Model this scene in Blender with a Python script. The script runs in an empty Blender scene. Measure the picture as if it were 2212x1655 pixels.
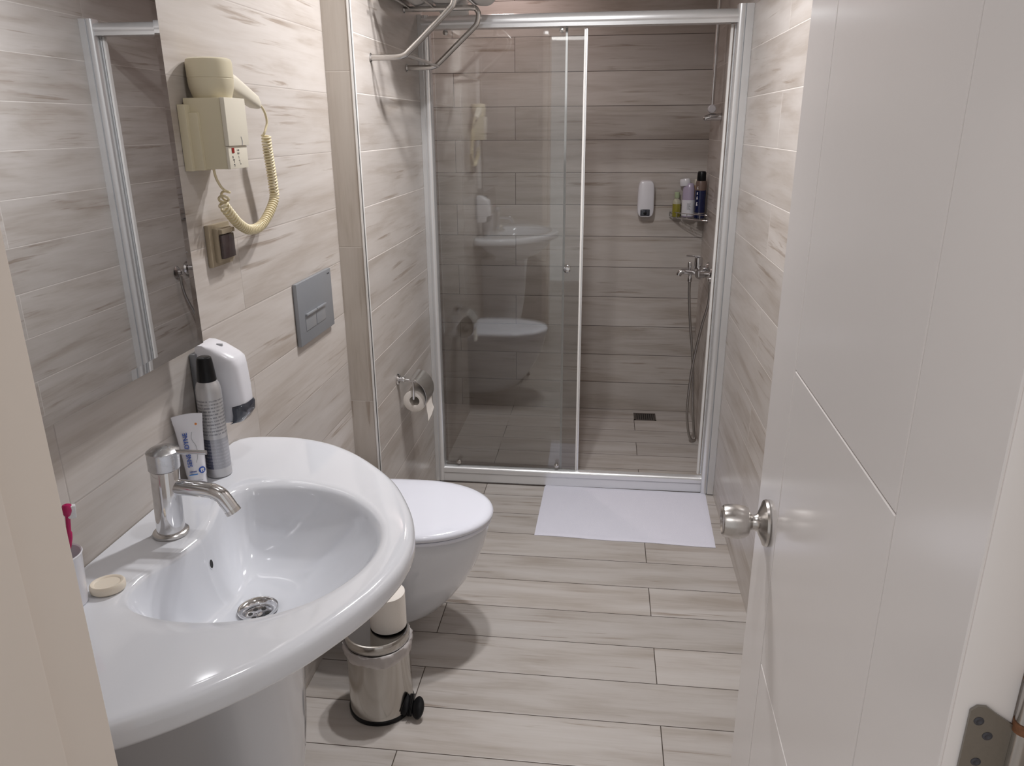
import bpy, bmesh, math, random
from mathutils import Vector, Matrix
random.seed(7)
S = bpy.context.scene
COL = S.collection
pi = math.pi
sin, cos = math.sin, math.cos

# ------------------------------------------------------------------ camera, world, lights, exposure
YAW, PITCH, ROLL, FPX = 0.1215, -0.3248, -0.0070, 1646.7
CAM = Vector((0.784, 0.0, 1.479))
_f = Vector((-sin(YAW) * cos(PITCH), cos(YAW) * cos(PITCH), sin(PITCH)))
_r = Vector((cos(YAW), sin(YAW), 0.0))
_u = _r.cross(_f)
_r2 = _r * cos(ROLL) + _u * sin(ROLL)
_u2 = _u * cos(ROLL) - _r * sin(ROLL)
cd = bpy.data.cameras.new('camera')
cd.sensor_width = 36.0
cd.lens = FPX / 2212.0 * 36.0
cd.clip_start = 0.02
cam = bpy.data.objects.new('camera', cd)
cam.matrix_world = Matrix(((_r2.x, _u2.x, -_f.x, CAM.x), (_r2.y, _u2.y, -_f.y, CAM.y), (_r2.z, _u2.z, -_f.z, CAM.z), (0, 0, 0, 1)))
COL.objects.link(cam)
S.camera = cam

w = bpy.data.worlds.new('hall_ambient')
w.use_nodes = True
w.node_tree.nodes['Background'].inputs[0].default_value = (1.0, 0.97, 0.95, 1)
w.node_tree.nodes['Background'].inputs[1].default_value = 0.42
S.world = w

CEIL = 2.24
def lamp(name, loc, power, size, color, aim=None, spread=pi):
    l = bpy.data.lights.new(name, 'AREA')
    l.shape = 'DISK'
    l.size = size
    l.energy = power
    l.color = color
    l.spread = spread
    o = bpy.data.objects.new(name, l)
    o.location = loc
    if aim is not None:
        o.rotation_euler = (Vector(aim) - Vector(loc)).to_track_quat('-Z', 'Y').to_euler()
    COL.objects.link(o)
    return o
LAMPS = [(0.55, 1.98, 7.9), (0.69, 2.20, 7.9), (0.52, 1.00, 1.5)]  # last entry: added weak fill lamp, kept for reflections round the basin
for lx, ly, lw in LAMPS:
    lamp('downlight_or_fill_lamp', (lx, ly, CEIL - 0.014), lw, 0.075, (1.0, 0.98, 0.985), spread=2.8)
lamp('shower_lamp', (0.30, 3.62, CEIL - 0.014), 2.0, 0.07, (1.0, 0.80, 0.76))
lamp('hall_lamp', (0.50, -0.80, CEIL - 0.05), 5.0, 0.90, (1.0, 0.96, 0.94))

vs = S.view_settings
vs.view_transform = 'Standard'
vs.look = 'None'
vs.gamma = 1.0
vs.use_curve_mapping = False
vs.exposure = 0.33
S.cycles.max_bounces = 10
S.cycles.diffuse_bounces = 5
S.cycles.glossy_bounces = 6
S.cycles.transparent_max_bounces = 16
S.cycles.caustics_reflective = False
S.cycles.sample_clamp_indirect = 6.0

# ------------------------------------------------------------------ room numbers (metres)
U = 0.157                                   # height of one tile row
W, YB, YP, XP, YS = 1.2704, 3.965, 2.2003, 0.0808, 3.0
YF = 0.49                                   # inner face of the wall with the doorway

# ------------------------------------------------------------------ mesh helpers
class MB:
    def __init__(self):
        self.bm = bmesh.new()
    def mesh(self, vs_, fs, T=None):
        v = [self.bm.verts.new(T @ Vector(p) if T else p) for p in vs_]
        for f in fs:
            try:
                self.bm.faces.new([v[i] for i in f])
            except ValueError:
                pass
        return v
    def box(self, a, b, bevel=0.0, seg=2, T=None):
        x0, y0, z0 = a; x1, y1, z1 = b
        t = bmesh.new()
        p = [(x0, y0, z0), (x1, y0, z0), (x1, y1, z0), (x0, y1, z0), (x0, y0, z1), (x1, y0, z1), (x1, y1, z1), (x0, y1, z1)]
        v = [t.verts.new(q) for q in p]
        for f in ((3, 2, 1, 0), (4, 5, 6, 7), (0, 1, 5, 4), (1, 2, 6, 5), (2, 3, 7, 6), (3, 0, 4, 7)):
            t.faces.new([v[i] for i in f])
        if bevel > 0:
            bmesh.ops.bevel(t, geom=t.edges[:], offset=bevel, segments=seg, profile=0.6, affect='EDGES')
        if T:
            bmesh.ops.transform(t, matrix=T, verts=t.verts)
        me = bpy.data.meshes.new('tmp'); t.to_mesh(me); t.free()
        self.bm.from_mesh(me); bpy.data.meshes.remove(me)
        return self
    def rings(self, rings, cap0=True, cap1=True, closed=True, T=None):
        n = len(rings[0]); V = []
        for r in rings:
            V.append([self.bm.verts.new(T @ Vector(p) if T else p) for p in r])
        m = n if closed else n - 1
        for a, b in zip(V[:-1], V[1:]):
            for i in range(m):
                j = (i + 1) % n
                self.bm.faces.new((a[i], a[j], b[j], b[i]))
        if cap0: self.bm.faces.new(list(reversed(V[0])))
        if cap1: self.bm.faces.new(V[-1])
        return self
    def lathe(self, prof, T=None, n=48, cap0=True, cap1=True, sx=1.0, sy=1.0):
        R = [[(max(r, 1e-5) * sx * cos(2 * pi * i / n), max(r, 1e-5) * sy * sin(2 * pi * i / n), z) for i in range(n)] for r, z in prof]
        return self.rings(R, cap0, cap1, True, T)
    def tube(self, pts, r, n=14, caps=True, rr=None, flat=1.0):
        pts = [Vector(p) for p in pts]
        tang = []
        for i in range(len(pts)):
            a = pts[max(i - 1, 0)]; b = pts[min(i + 1, len(pts) - 1)]
            tang.append((b - a).normalized())
        t0 = tang[0]
        up = Vector((0, 0, 1)) if abs(t0.z) < 0.9 else Vector((1, 0, 0))
        nrm = t0.cross(up).normalized()
        R = []
        for i, p in enumerate(pts):
            t = tang[i]
            nrm = (nrm - t * nrm.dot(t)).normalized()
            bi = t.cross(nrm)
            q = rr[i] if rr else r
            R.append([p + nrm * cos(2 * pi * k / n) * q + bi * sin(2 * pi * k / n) * q * flat for k in range(n)])
        return self.rings(R, caps, caps)
    def ico(self, c, r, sc=(1, 1, 1), sub=3):
        T = Matrix.Translation(c) @ Matrix.Diagonal((r * sc[0], r * sc[1], r * sc[2], 1))
        t = bmesh.new(); bmesh.ops.create_icosphere(t, subdivisions=sub, radius=1.0, matrix=T)
        me = bpy.data.meshes.new('tmp'); t.to_mesh(me); t.free()
        self.bm.from_mesh(me); bpy.data.meshes.remove(me)
        return self
    def build(self, name, mat, parent=None, smooth=True, angle=35):
        bmesh.ops.recalc_face_normals(self.bm, faces=self.bm.faces)
        me = bpy.data.meshes.new(name)
        self.bm.to_mesh(me); self.bm.free()
        if smooth:
            for p in me.polygons: p.use_smooth = True
            me.set_sharp_from_angle(angle=math.radians(angle))
        me.materials.append(mat)
        o = bpy.data.objects.new(name, me)
        COL.objects.link(o)
        if parent is not None: attach(o, parent)
        return o

def attach(o, parent):
    o.parent = parent
    root = parent
    base = Vector(parent.get('_b', (0, 0, 0)))
    o.matrix_parent_inverse = Matrix.Translation(-base)
    o['_b'] = (0.0, 0.0, 0.0)

def spline(pts, k=10):
    """Catmull-Rom through pts"""
    P = [Vector(p) for p in pts]
    P = [P[0] * 2 - P[1]] + P + [P[-1] * 2 - P[-2]]
    out = []
    for i in range(1, len(P) - 2):
        a, b, c, d = P[i - 1:i + 3]
        for j in range(k):
            t = j / k
            out.append(0.5 * ((2 * b) + (c - a) * t + (2 * a - 5 * b + 4 * c - d) * t * t + (3 * b - a - 3 * c + d) * t ** 3))
    out.append(P[-2])
    return out

def thing(name, label, cat, loc=(0, 0, 0), group=None):
    o = bpy.data.objects.new(name, None)
    o.empty_display_size = 0.05
    o.location = loc
    COL.objects.link(o)
    o['label'] = label; o['category'] = cat
    if group: o['group'] = group
    o['_b'] = tuple(float(c) for c in loc)
    return o

def tag(o, label, cat, group=None):
    o['label'] = label; o['category'] = cat
    if group: o['group'] = group
    return o

def struct(o):
    o['kind'] = 'structure'
    return o

def text_mesh(body, size, T, mat, name, parent, extrude=0.0002, spacing=1.0):
    c = bpy.data.curves.new(name, 'FONT')
    c.body = body; c.size = size; c.extrude = extrude
    c.align_x = 'CENTER'; c.align_y = 'CENTER'; c.space_character = spacing
    tmp = bpy.data.objects.new('tmp', c)
    COL.objects.link(tmp)
    dg = bpy.context.evaluated_depsgraph_get()
    me = bpy.data.meshes.new_from_object(tmp.evaluated_get(dg))
    bpy.data.objects.remove(tmp); bpy.data.curves.remove(c)
    me.transform(T)
    me.name = name
    me.materials.clear(); me.materials.append(mat)
    o = bpy.data.objects.new(name, me)
    COL.objects.link(o)
    if parent is not None: attach(o, parent)
    return o

def frame_T(origin, xdir, ydir):
    """local x,y axes -> world; z is the outward normal"""
    x = Vector(xdir).normalized(); y = Vector(ydir).normalized(); z = x.cross(y).normalized(); y = z.cross(x)
    o = Vector(origin)
    return Matrix(((x.x, y.x, z.x, o.x), (x.y, y.y, z.y, o.y), (x.z, y.z, z.z, o.z), (0, 0, 0, 1)))

# ------------------------------------------------------------------ materials
def new_mat(name):
    m = bpy.data.materials.new(name)
    m.use_nodes = True
    nt = m.node_tree
    return m, nt, nt.nodes['Principled BSDF']

def pbr(name, col, rough=0.4, metal=0.0, spec=0.5, coat=0.0, bump=0.0, bscale=200.0, var=0.0, vscale=8.0, sss=0.0, rvar=0.0):
    m, nt, b = new_mat(name)
    b.inputs['Base Color'].default_value = (*col, 1)
    b.inputs['Roughness'].default_value = rough
    b.inputs['Metallic'].default_value = metal
    b.inputs['Specular IOR Level'].default_value = spec
    b.inputs['Coat Weight'].default_value = coat
    b.inputs['Coat Roughness'].default_value = 0.05
    if sss:
        b.inputs['Subsurface Weight'].default_value = sss
        b.inputs['Subsurface Radius'].default_value = (0.01, 0.008, 0.006)
        b.inputs['Subsurface Scale'].default_value = 0.5
    tc = nt.nodes.new('ShaderNodeTexCoord')
    if bump:
        n = nt.nodes.new('ShaderNodeTexNoise'); n.inputs['Scale'].default_value = bscale; n.inputs['Detail'].default_value = 4
        nt.links.new(tc.outputs['Object'], n.inputs['Vector'])
        bp = nt.nodes.new('ShaderNodeBump'); bp.inputs['Strength'].default_value = bump; bp.inputs['Distance'].default_value = 0.001
        nt.links.new(n.outputs[0], bp.inputs['Height']); nt.links.new(bp.outputs[0], b.inputs['Normal'])
    if var or rvar:
        n = nt.nodes.new('ShaderNodeTexNoise'); n.inputs['Scale'].default_value = vscale; n.inputs['Detail'].default_value = 5
        nt.links.new(tc.outputs['Object'], n.inputs['Vector'])
        if var:
            mx = nt.nodes.new('ShaderNodeMix'); mx.data_type = 'RGBA'
            mx.inputs[6].default_value = (*[c * (1 - var) for c in col], 1)
            mx.inputs[7].default_value = (*[min(1, c * (1 + var)) for c in col], 1)
            nt.links.new(n.outputs[0], mx.inputs[0]); nt.links.new(mx.outputs[2], b.inputs['Base Color'])
        if rvar:
            mr = nt.nodes.new('ShaderNodeMapRange')
            mr.inputs[3].default_value = max(0, rough - rvar); mr.inputs[4].default_value = rough + rvar
            nt.links.new(n.outputs[0], mr.inputs[0]); nt.links.new(mr.outputs[0], b.inputs['Roughness'])
    return m

def tile_mat(name, ua, va, joint_odd, joint_even, v0=0.0, pitch=U, length=8 * U, seed=0.0, grout=(0.12, 0.095, 0.08), gw=0.0011, grain_ua=None, tint=(1, 1, 1), rough=0.34, veinmul=1.0):
    """wood-look porcelain planks: joints and grain computed from world position"""
    m, nt, b = new_mat(name)
    N, L = nt.nodes, nt.links
    def math_(op, a, bb=None, c=None):
        n = N.new('ShaderNodeMath'); n.operation = op
        for i, v in enumerate((a, bb, c)):
            if v is None: continue
            if isinstance(v, (int, float)): n.inputs[i].default_value = v
            else: L.new(v, n.inputs[i])
        return n.outputs[0]
    geo = N.new('ShaderNodeNewGeometry')
    sep = N.new('ShaderNodeSeparateXYZ'); L.new(geo.outputs['Position'], sep.inputs[0])
    ax = {'x': sep.outputs[0], 'y': sep.outputs[1], 'z': sep.outputs[2]}
    u, v = ax[ua], ax[va]
    vv = math_('DIVIDE', math_('SUBTRACT', v, v0), pitch)
    row = math_('FLOOR', vv)
    fv = math_('SUBTRACT', vv, row)
    odd = math_('ABSOLUTE', math_('MODULO', row, 2.0))
    off = math_('ADD', joint_even, math_('MULTIPLY', odd, joint_odd - joint_even))
    uu = math_('DIVIDE', math_('SUBTRACT', u, off), length)
    colm = math_('FLOOR', uu)
    fu = math_('SUBTRACT', uu, colm)
    dv = math_('MULTIPLY', math_('SUBTRACT', 0.5, math_('ABSOLUTE', math_('SUBTRACT', fv, 0.5))), pitch)
    du = math_('MULTIPLY', math_('SUBTRACT', 0.5, math_('ABSOLUTE', math_('SUBTRACT', fu, 0.5))), length)
    d = math_('MINIMUM', du, dv)
    gmask = math_('LESS_THAN', d, gw)
    gsoft = N.new('ShaderNodeMapRange'); gsoft.interpolation_type = 'SMOOTHSTEP'
    gsoft.inputs[1].default_value = gw * 0.6; gsoft.inputs[2].default_value = gw * 2.2
    L.new(d, gsoft.inputs[0])
    cx = N.new('ShaderNodeCombineXYZ')
    L.new(row, cx.inputs[0]); L.new(colm, cx.inputs[1]); cx.inputs[2].default_value = seed
    wn = N.new('ShaderNodeTexWhiteNoise'); wn.noise_dimensions = '3D'; L.new(cx.outputs[0], wn.inputs['Vector'])
    rnd = wn.outputs['Value']
    # grain coordinates, offset per plank
    gc = N.new('ShaderNodeCombineXYZ')
    L.new(math_('ADD', math_('MULTIPLY', u, 1.0), math_('MULTIPLY', rnd, 37.0)), gc.inputs[0])
    L.new(math_('ADD', v, math_('MULTIPLY', rnd, 11.0)), gc.inputs[1])
    gc.inputs[2].default_value = seed * 3.1
    def noise(sc, scale, detail, rough_, dist):
        mp = N.new('ShaderNodeMapping'); mp.inputs['Scale'].default_value = sc
        L.new(gc.outputs[0], mp.inputs[0])
        n = N.new('ShaderNodeTexNoise'); n.inputs['Scale'].default_value = scale; n.inputs['Detail'].default_value = detail
        n.inputs['Roughness'].default_value = rough_; n.inputs['Distortion'].default_value = dist
        L.new(mp.outputs[0], n.inputs['Vector'])
        return n.outputs[0]
    fine = noise((3.0, 60.0, 1.0), 2.2, 6, 0.62, 0.35)
    broad = noise((1.1, 8.0, 1.0), 2.0, 4, 0.55, 0.5)
    vein = noise((1.5, 32.0, 1.0), 1.8, 7, 0.58, 0.55)
    patch = noise((1.6, 6.0, 1.0), 2.0, 2, 0.5, 0.3)
    # broad tone: grey-beige to warm beige
    r1 = N.new('ShaderNodeValToRGB')
    e = r1.color_ramp.elements
    e[0].position = 0.30; e[0].color = (0.39, 0.342, 0.300, 1)
    e[1].position = 0.72; e[1].color = (0.57, 0.537, 0.510, 1)
    k = e.new(0.5); k.color = (0.505, 0.466, 0.433, 1)
    L.new(math_('ADD', math_('MULTIPLY', broad, 0.80), math_('ADD', math_('MULTIPLY', fine, 0.24), -0.03)), r1.inputs[0])
    # veins: narrow dark streaks, only where a mask allows
    r2 = N.new('ShaderNodeMapRange'); r2.interpolation_type = 'SMOOTHSTEP'
    r2.inputs[1].default_value = 0.56; r2.inputs[2].default_value = 0.68
    L.new(vein, r2.inputs[0])
    r3 = N.new('ShaderNodeMapRange'); r3.interpolation_type = 'SMOOTHSTEP'
    r3.inputs[1].default_value = 0.44; r3.inputs[2].default_value = 0.62; L.new(patch, r3.inputs[0])
    vm = math_('MULTIPLY', math_('MULTIPLY', r2.outputs[0], math_('ADD', 0.12, r3.outputs[0])), math_('MULTIPLY', math_('ADD', 0.35, fine), 0.78 * veinmul))
    mx = N.new('ShaderNodeMix'); mx.data_type = 'RGBA'
    L.new(vm, mx.inputs[0]); L.new(r1.outputs[0], mx.inputs[6]); mx.inputs[7].default_value = (0.27, 0.212, 0.165, 1)
    # plank brightness
    br = math_('ADD', 0.93, math_('MULTIPLY', rnd, 0.14))
    hs = N.new('ShaderNodeMix'); hs.data_type = 'RGBA'; hs.blend_type = 'MULTIPLY'; hs.inputs[0].default_value = 1.0
    cc = N.new('ShaderNodeCombineXYZ')
    for i in range(3): L.new(math_('MULTIPLY', br, tint[i]), cc.inputs[i])
    L.new(mx.outputs[2], hs.inputs[6]); L.new(cc.outputs[0], hs.inputs[7])
    gm = N.new('ShaderNodeMix'); gm.data_type = 'RGBA'
    L.new(gmask, gm.inputs[0]); L.new(hs.outputs[2], gm.inputs[6]); gm.inputs[7].default_value = (*grout, 1)
    L.new(gm.outputs[2], b.inputs['Base Color'])
    L.new(math_('ADD', rough, math_('MULTIPLY', gmask, 0.4)), b.inputs['Roughness'])
    bp = N.new('ShaderNodeBump'); bp.inputs['Strength'].default_value = 0.35; bp.inputs['Distance'].default_value = 0.0012
    L.new(math_('ADD', gsoft.outputs[0], math_('MULTIPLY', fine, 0.12)), bp.inputs['Height'])
    L.new(bp.outputs[0], b.inputs['Normal'])
    return m

LIGHT_GROUT = (0.74, 0.70, 0.66)
M = {}
M['floor'] = tile_mat('floor_planks', 'x', 'y', 0.968, 0.308, v0=1.4694 - U, seed=1.0, gw=0.0013, grout=(0.06, 0.045, 0.035), rough=0.36, tint=(0.93, 0.94, 0.95))
M['wall_l'] = tile_mat('left_wall_planks', 'y', 'z', 1.567, 0.94, seed=2.0, grout=(0.42, 0.38, 0.35), gw=0.0010, tint=(1.0, 1.0, 1.0))
M['wall_r'] = tile_mat('right_wall_planks', 'y', 'z', 2.38, 1.75, seed=3.0, grout=LIGHT_GROUT, gw=0.0010, tint=(1.05, 1.05, 1.05))
M['wall_b'] = tile_mat('shower_wall_planks', 'x', 'z', 0.325, 0.02, seed=4.0, grout=(0.10, 0.08, 0.07), gw=0.0013)
M['wall_p'] = tile_mat('pilaster_side_planks', 'y', 'z', 2.02, 2.10, seed=5.0, grout=LIGHT_GROUT, gw=0.0012)
M['wall_pf'] = tile_mat('pilaster_front_planks', 'z', 'x', 0.657, 0.657, v0=-0.03, pitch=0.2, length=0.485, seed=6.0, grout=(0.5, 0.46, 0.42), tint=(0.86, 0.84, 0.80), veinmul=0.8)
M['wall_f'] = tile_mat('doorway_wall_planks', 'x', 'z', 0.3, 0.9, seed=8.0, grout=LIGHT_GROUT)
M['plaster'] = pbr('white_plaster', (0.75, 0.73, 0.71), 0.8, bump=0.1)
M['porcelain'] = pbr('white_porcelain', (0.71, 0.73, 0.775), 0.09, coat=0.6, spec=0.6)
M['seat'] = pbr('white_seat_plastic', (0.74, 0.76, 0.84), 0.14, spec=0.5)
M['chrome'] = pbr('chrome', (0.72, 0.72, 0.73), 0.09, metal=1.0, rvar=0.04, vscale=60)
M['worn_chrome'] = pbr('water_marked_chrome', (0.58, 0.58, 0.59), 0.26, metal=1.0, rvar=0.10, vscale=90, bump=0.06, bscale=300)
M['steel'] = pbr('brushed_steel', (0.60, 0.58, 0.56), 0.24, metal=1.0, rvar=0.05, vscale=40)
M['worn_steel'] = pbr('worn_bin_steel', (0.52, 0.50, 0.47), 0.14, metal=1.0, rvar=0.08, vscale=25, bump=0.15, bscale=12)
M['alu'] = pbr('satin_aluminium', (0.78, 0.79, 0.80), 0.27, metal=0.65)
M['alu_white'] = pbr('pale_seal_strip', (0.80, 0.79, 0.77), 0.35)
M['rust'] = pbr('rust', (0.22, 0.10, 0.05), 0.7, metal=0.3, var=0.5, vscale=300)
M['hinge'] = pbr('hinge_steel', (0.30, 0.28, 0.25), 0.38, metal=0.9, rvar=0.1, vscale=80, bump=0.2)
M['door'] = pbr('gloss_door_paint', (0.84, 0.81, 0.80), 0.17, spec=0.4, bump=0.03, bscale=60)
M['frame'] = pbr('door_frame_paint', (0.75, 0.68, 0.61), 0.45)
M['cream'] = pbr('cream_plastic', (0.60, 0.545, 0.40), 0.38)
M['cream_lt'] = pbr('pale_cream_plastic', (0.68, 0.64, 0.54), 0.36)
M['cord'] = pbr('cream_cord', (0.68, 0.60, 0.40), 0.32)
M['white_pl'] = pbr('white_plastic', (0.72, 0.72, 0.76), 0.22)
M['dark_window'] = pbr('smoky_window', (0.03, 0.035, 0.05), 0.12, coat=0.5)
M['black'] = pbr('black_plastic', (0.005, 0.005, 0.006), 0.32, spec=0.28)
M['plate_grey'] = pbr('satin_grey_plate', (0.285, 0.30, 0.325), 0.36, metal=0.35)
M['btn_grey'] = pbr('button_grey', (0.36, 0.375, 0.40), 0.28, metal=0.4)
M['socket'] = pbr('bronze_beige_plastic', (0.34, 0.285, 0.205), 0.40, metal=0.25)
M['socket_dark'] = pbr('dark_brown_flap', (0.035, 0.022, 0.022), 0.22, coat=0.4)
M['paper'] = pbr('tissue_paper', (0.80, 0.76, 0.71), 0.95, bump=0.5, bscale=500)
M['card'] = pbr('paper_core', (0.16, 0.11, 0.08), 0.9)
M['towel'] = pbr('white_towel', (0.86, 0.85, 0.83), 0.98, bump=1.0, bscale=700)
M['mat'] = pbr('white_bath_mat', (0.74, 0.745, 0.84), 0.98, bump=1.0, bscale=420)
M['soap'] = pbr('cream_soap', (0.74, 0.67, 0.56), 0.5, sss=0.2)
M['bag'] = pbr('bin_liner_film', (0.60, 0.56, 0.55), 0.32)
M['bag'].node_tree.nodes['Principled BSDF'].inputs['Alpha'].default_value = 0.72
M['magenta'] = pbr('magenta_plastic', (0.42, 0.008, 0.10), 0.25)
M['bristle'] = pbr('white_bristles', (0.75, 0.76, 0.78), 0.6, bump=1.0, bscale=900)
M['blue_ink'] = pbr('blue_print', (0.02, 0.08, 0.38), 0.35)
M['sky_ink'] = pbr('light_blue_print', (0.06, 0.24, 0.62), 0.35)
M['grey_ink'] = pbr('grey_print', (0.45, 0.46, 0.48), 0.35)
M['dark_ink'] = pbr('dark_print', (0.05, 0.05, 0.06), 0.4)
M['orange_ink'] = pbr('orange_print', (0.70, 0.25, 0.06), 0.4)
M['red_sw'] = pbr('red_switch', (0.25, 0.01, 0.008), 0.25)
M['grille'] = pbr('drain_grille', (0.14, 0.12, 0.11), 0.35, metal=0.7)
M['hole'] = pbr('dark_hole', (0.010, 0.009, 0.009), 0.6)
M['navy'] = pbr('navy_can_paint', (0.003, 0.008, 0.055), 0.22, coat=0.4)
M['taupe'] = pbr('taupe_can_paint', (0.16, 0.11, 0.09), 0.35)
M['tan_liquid'] = pbr('tan_bottle', (0.50, 0.30, 0.13), 0.25)
M['lilac'] = pbr('lilac_bottle', (0.44, 0.38, 0.50), 0.22)
M['yellow_liquid'] = pbr('yellow_green_bottle', (0.28, 0.25, 0.035), 0.12, coat=0.4)
M['pale_green'] = pbr('pale_green_cap', (0.40, 0.48, 0.30), 0.3)
M['clear_top'] = pbr('clear_bottle_neck', (0.45, 0.44, 0.34), 0.12)
M['hose'] = pbr('metal_hose', (0.42, 0.40, 0.38), 0.30, metal=0.9)
M['rubber'] = pbr('silicone_mould', (0.05, 0.04, 0.035), 0.7, var=0.6, vscale=60)

def mirror_mat():
    m, nt, b = new_mat('mirror_silver')
    b.inputs['Base Color'].default_value = (0.80, 0.82, 0.84, 1)
    b.inputs['Metallic'].default_value = 1.0; b.inputs['Roughness'].default_value = 0.012
    return m
M['mirror'] = mirror_mat()

def glass_mat(name, tint, refl=1.0):
    m = bpy.data.materials.new(name); m.use_nodes = True
    nt = m.node_tree; nt.nodes.clear()
    o = nt.nodes.new('ShaderNodeOutputMaterial'); mx = nt.nodes.new('ShaderNodeMixShader')
    tr = nt.nodes.new('ShaderNodeBsdfTransparent'); tr.inputs[0].default_value = (*tint, 1)
    gl = nt.nodes.new('ShaderNodeBsdfGlossy'); gl.inputs['Roughness'].default_value = 0.02
    gl.inputs[0].default_value = (0.93, 0.96, 0.96, 1)
    fr = nt.nodes.new('ShaderNodeFresnel'); fr.inputs[0].default_value = 1.55
    ml = nt.nodes.new('ShaderNodeMath'); ml.operation = 'MULTIPLY'; ml.inputs[1].default_value = refl; ml.use_clamp = True
    nt.links.new(fr.outputs[0], ml.inputs[0]); nt.links.new(ml.outputs[0], mx.inputs[0])
    nt.links.new(tr.outputs[0], mx.inputs[1]); nt.links.new(gl.outputs[0], mx.inputs[2]); nt.links.new(mx.outputs[0], o.inputs[0])
    return m
M['glass'] = glass_mat('shower_glass', (0.985, 0.99, 0.99), 1.45)

def can_mat():
    """silver aerosol can with rows of small grey print and a slate block low down"""
    m, nt, b = new_mat('silver_printed_can')
    N, L = nt.nodes, nt.links
    geo = N.new('ShaderNodeNewGeometry'); sep = N.new('ShaderNodeSeparateXYZ'); L.new(geo.outputs['Position'], sep.inputs[0])
    z = sep.outputs[2]
    def mt(op, a, c=None):
        n = N.new('ShaderNodeMath'); n.operation = op
        for i, v in enumerate((a, c)):
            if v is None: continue
            if isinstance(v, (int, float)): n.inputs[i].default_value = v
            else: L.new(v, n.inputs[i])
        return n.outputs[0]
    fr = mt('FRACT', mt('MULTIPLY', z, 150.0))
    line = mt('LESS_THAN', fr, 0.45)
    mp = N.new('ShaderNodeMapping'); mp.inputs['Scale'].default_value = (700, 700, 150); L.new(geo.outputs['Position'], mp.inputs[0])
    wn = N.new('ShaderNodeTexNoise'); wn.inputs['Scale'].default_value = 1.0; wn.inputs['Detail'].default_value = 1; L.new(mp.outputs[0], wn.inputs['Vector'])
    wd = mt('GREATER_THAN', wn.outputs[0], 0.45)
    rng = mt('MULTIPLY', mt('GREATER_THAN', z, 0.925), mt('LESS_THAN', z, 1.000))
    msk = mt('MULTIPLY', mt('MULTIPLY', line, wd), rng)
    low = mt('MULTIPLY', mt('GREATER_THAN', z, 0.857), mt('LESS_THAN', z, 0.918))
    left = mt('LESS_THAN', sep.outputs[0], 0.052)
    blk = mt('MULTIPLY', low, mt('ADD', 0.35, mt('MULTIPLY', left, 0.6)))
    m1 = N.new('ShaderNodeMix'); m1.data_type = 'RGBA'; m1.inputs[6].default_value = (0.52, 0.52, 0.53, 1); m1.inputs[7].default_value = (0.10, 0.11, 0.17, 1)
    L.new(blk, m1.inputs[0])
    m2 = N.new('ShaderNodeMix'); m2.data_type = 'RGBA'; m2.inputs[7].default_value = (0.16, 0.16, 0.18, 1)
    L.new(m1.outputs[2], m2.inputs[6]); L.new(mt('MULTIPLY', msk, 0.7), m2.inputs[0])
    m3 = N.new('ShaderNodeMix'); m3.data_type = 'RGBA'; m3.inputs[7].default_value = (0.50, 0.50, 0.53, 1)
    low2 = mt('MULTIPLY', mt('GREATER_THAN', z, 0.862), mt('LESS_THAN', z, 0.914))
    L.new(m2.outputs[2], m3.inputs[6]); L.new(mt('MULTIPLY', mt('MULTIPLY', mt('MULTIPLY', mt('LESS_THAN', fr, 0.5), wd), low2), 0.45), m3.inputs[0])
    L.new(m3.outputs[2], b.inputs['Base Color'])
    b.inputs['Metallic'].default_value = 0.55; b.inputs['Roughness'].default_value = 0.30
    return m
M['can'] = can_mat()

# ------------------------------------------------------------------ room shell
def wallbox(name, a, b, mat, kind=True):
    o = MB().box(a, b).build(name, mat, smooth=False)
    return struct(o)
wallbox('floor', (-0.4, -1.6, -0.1), (1.6, YB + 0.1, 0.0), M['floor'])
wallbox('ceiling', (-0.4, YF - 0.16, CEIL), (W + 0.1, YB + 0.1, CEIL + 0.1), M['plaster'])
wallbox('wall_left', (-0.1, YF - 0.16, 0), (0, YP + 0.05, CEIL), M['wall_l'])
wallbox('wall_shower_left', (-0.22, YS + 0.06, 0), (-0.12, YB + 0.1, CEIL), M['wall_p'])
wallbox('wall_right', (W, YF - 0.16, 0), (W + 0.1, YB + 0.1, CEIL), M['wall_r'])
wallbox('wall_back', (-0.12, YB, 0), (W, YB + 0.1, CEIL), M['wall_b'])
# pilaster: shower-side wall standing 8 cm proud of the left wall, front face its own tile direction
p = MB()
YE = YS + 0.06
p.mesh([(-0.22, YP, 0), (XP, YP, 0), (XP, YP, CEIL), (-0.22, YP, CEIL), (XP, YE, 0), (XP, YE, CEIL), (-0.22, YE, 0), (-0.22, YE, CEIL)], [(0, 1, 2, 3), (1, 4, 5, 2), (4, 6, 7, 5), (6, 0, 3, 7), (3, 2, 5, 7), (0, 6, 4, 1)])
o = p.build('wall_pilaster', M['wall_pf'], smooth=False)
o.data.materials.append(M['wall_p'])
for f in o.data.polygons:
    if abs(f.normal.x) > 0.5: f.material_index = 1
struct(o)
# front wall round the doorway
DL, DR = 0.368, 1.083                      # doorway
DOORTOP = 2.06
wallbox('wall_front', (0, YF - 0.17, 0), (DL - 0.035, YF - 0.004, CEIL), M['wall_f'])
wallbox('wall_front_right', (DR + 0.035, YF - 0.17, 0), (W, YF - 0.03, CEIL), M['wall_f'])
wallbox('wall_front_top', (DL - 0.035, YF - 0.17, DOORTOP + 0.035), (DR + 0.035, YF - 0.004, CEIL), M['wall_f'])
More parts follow.
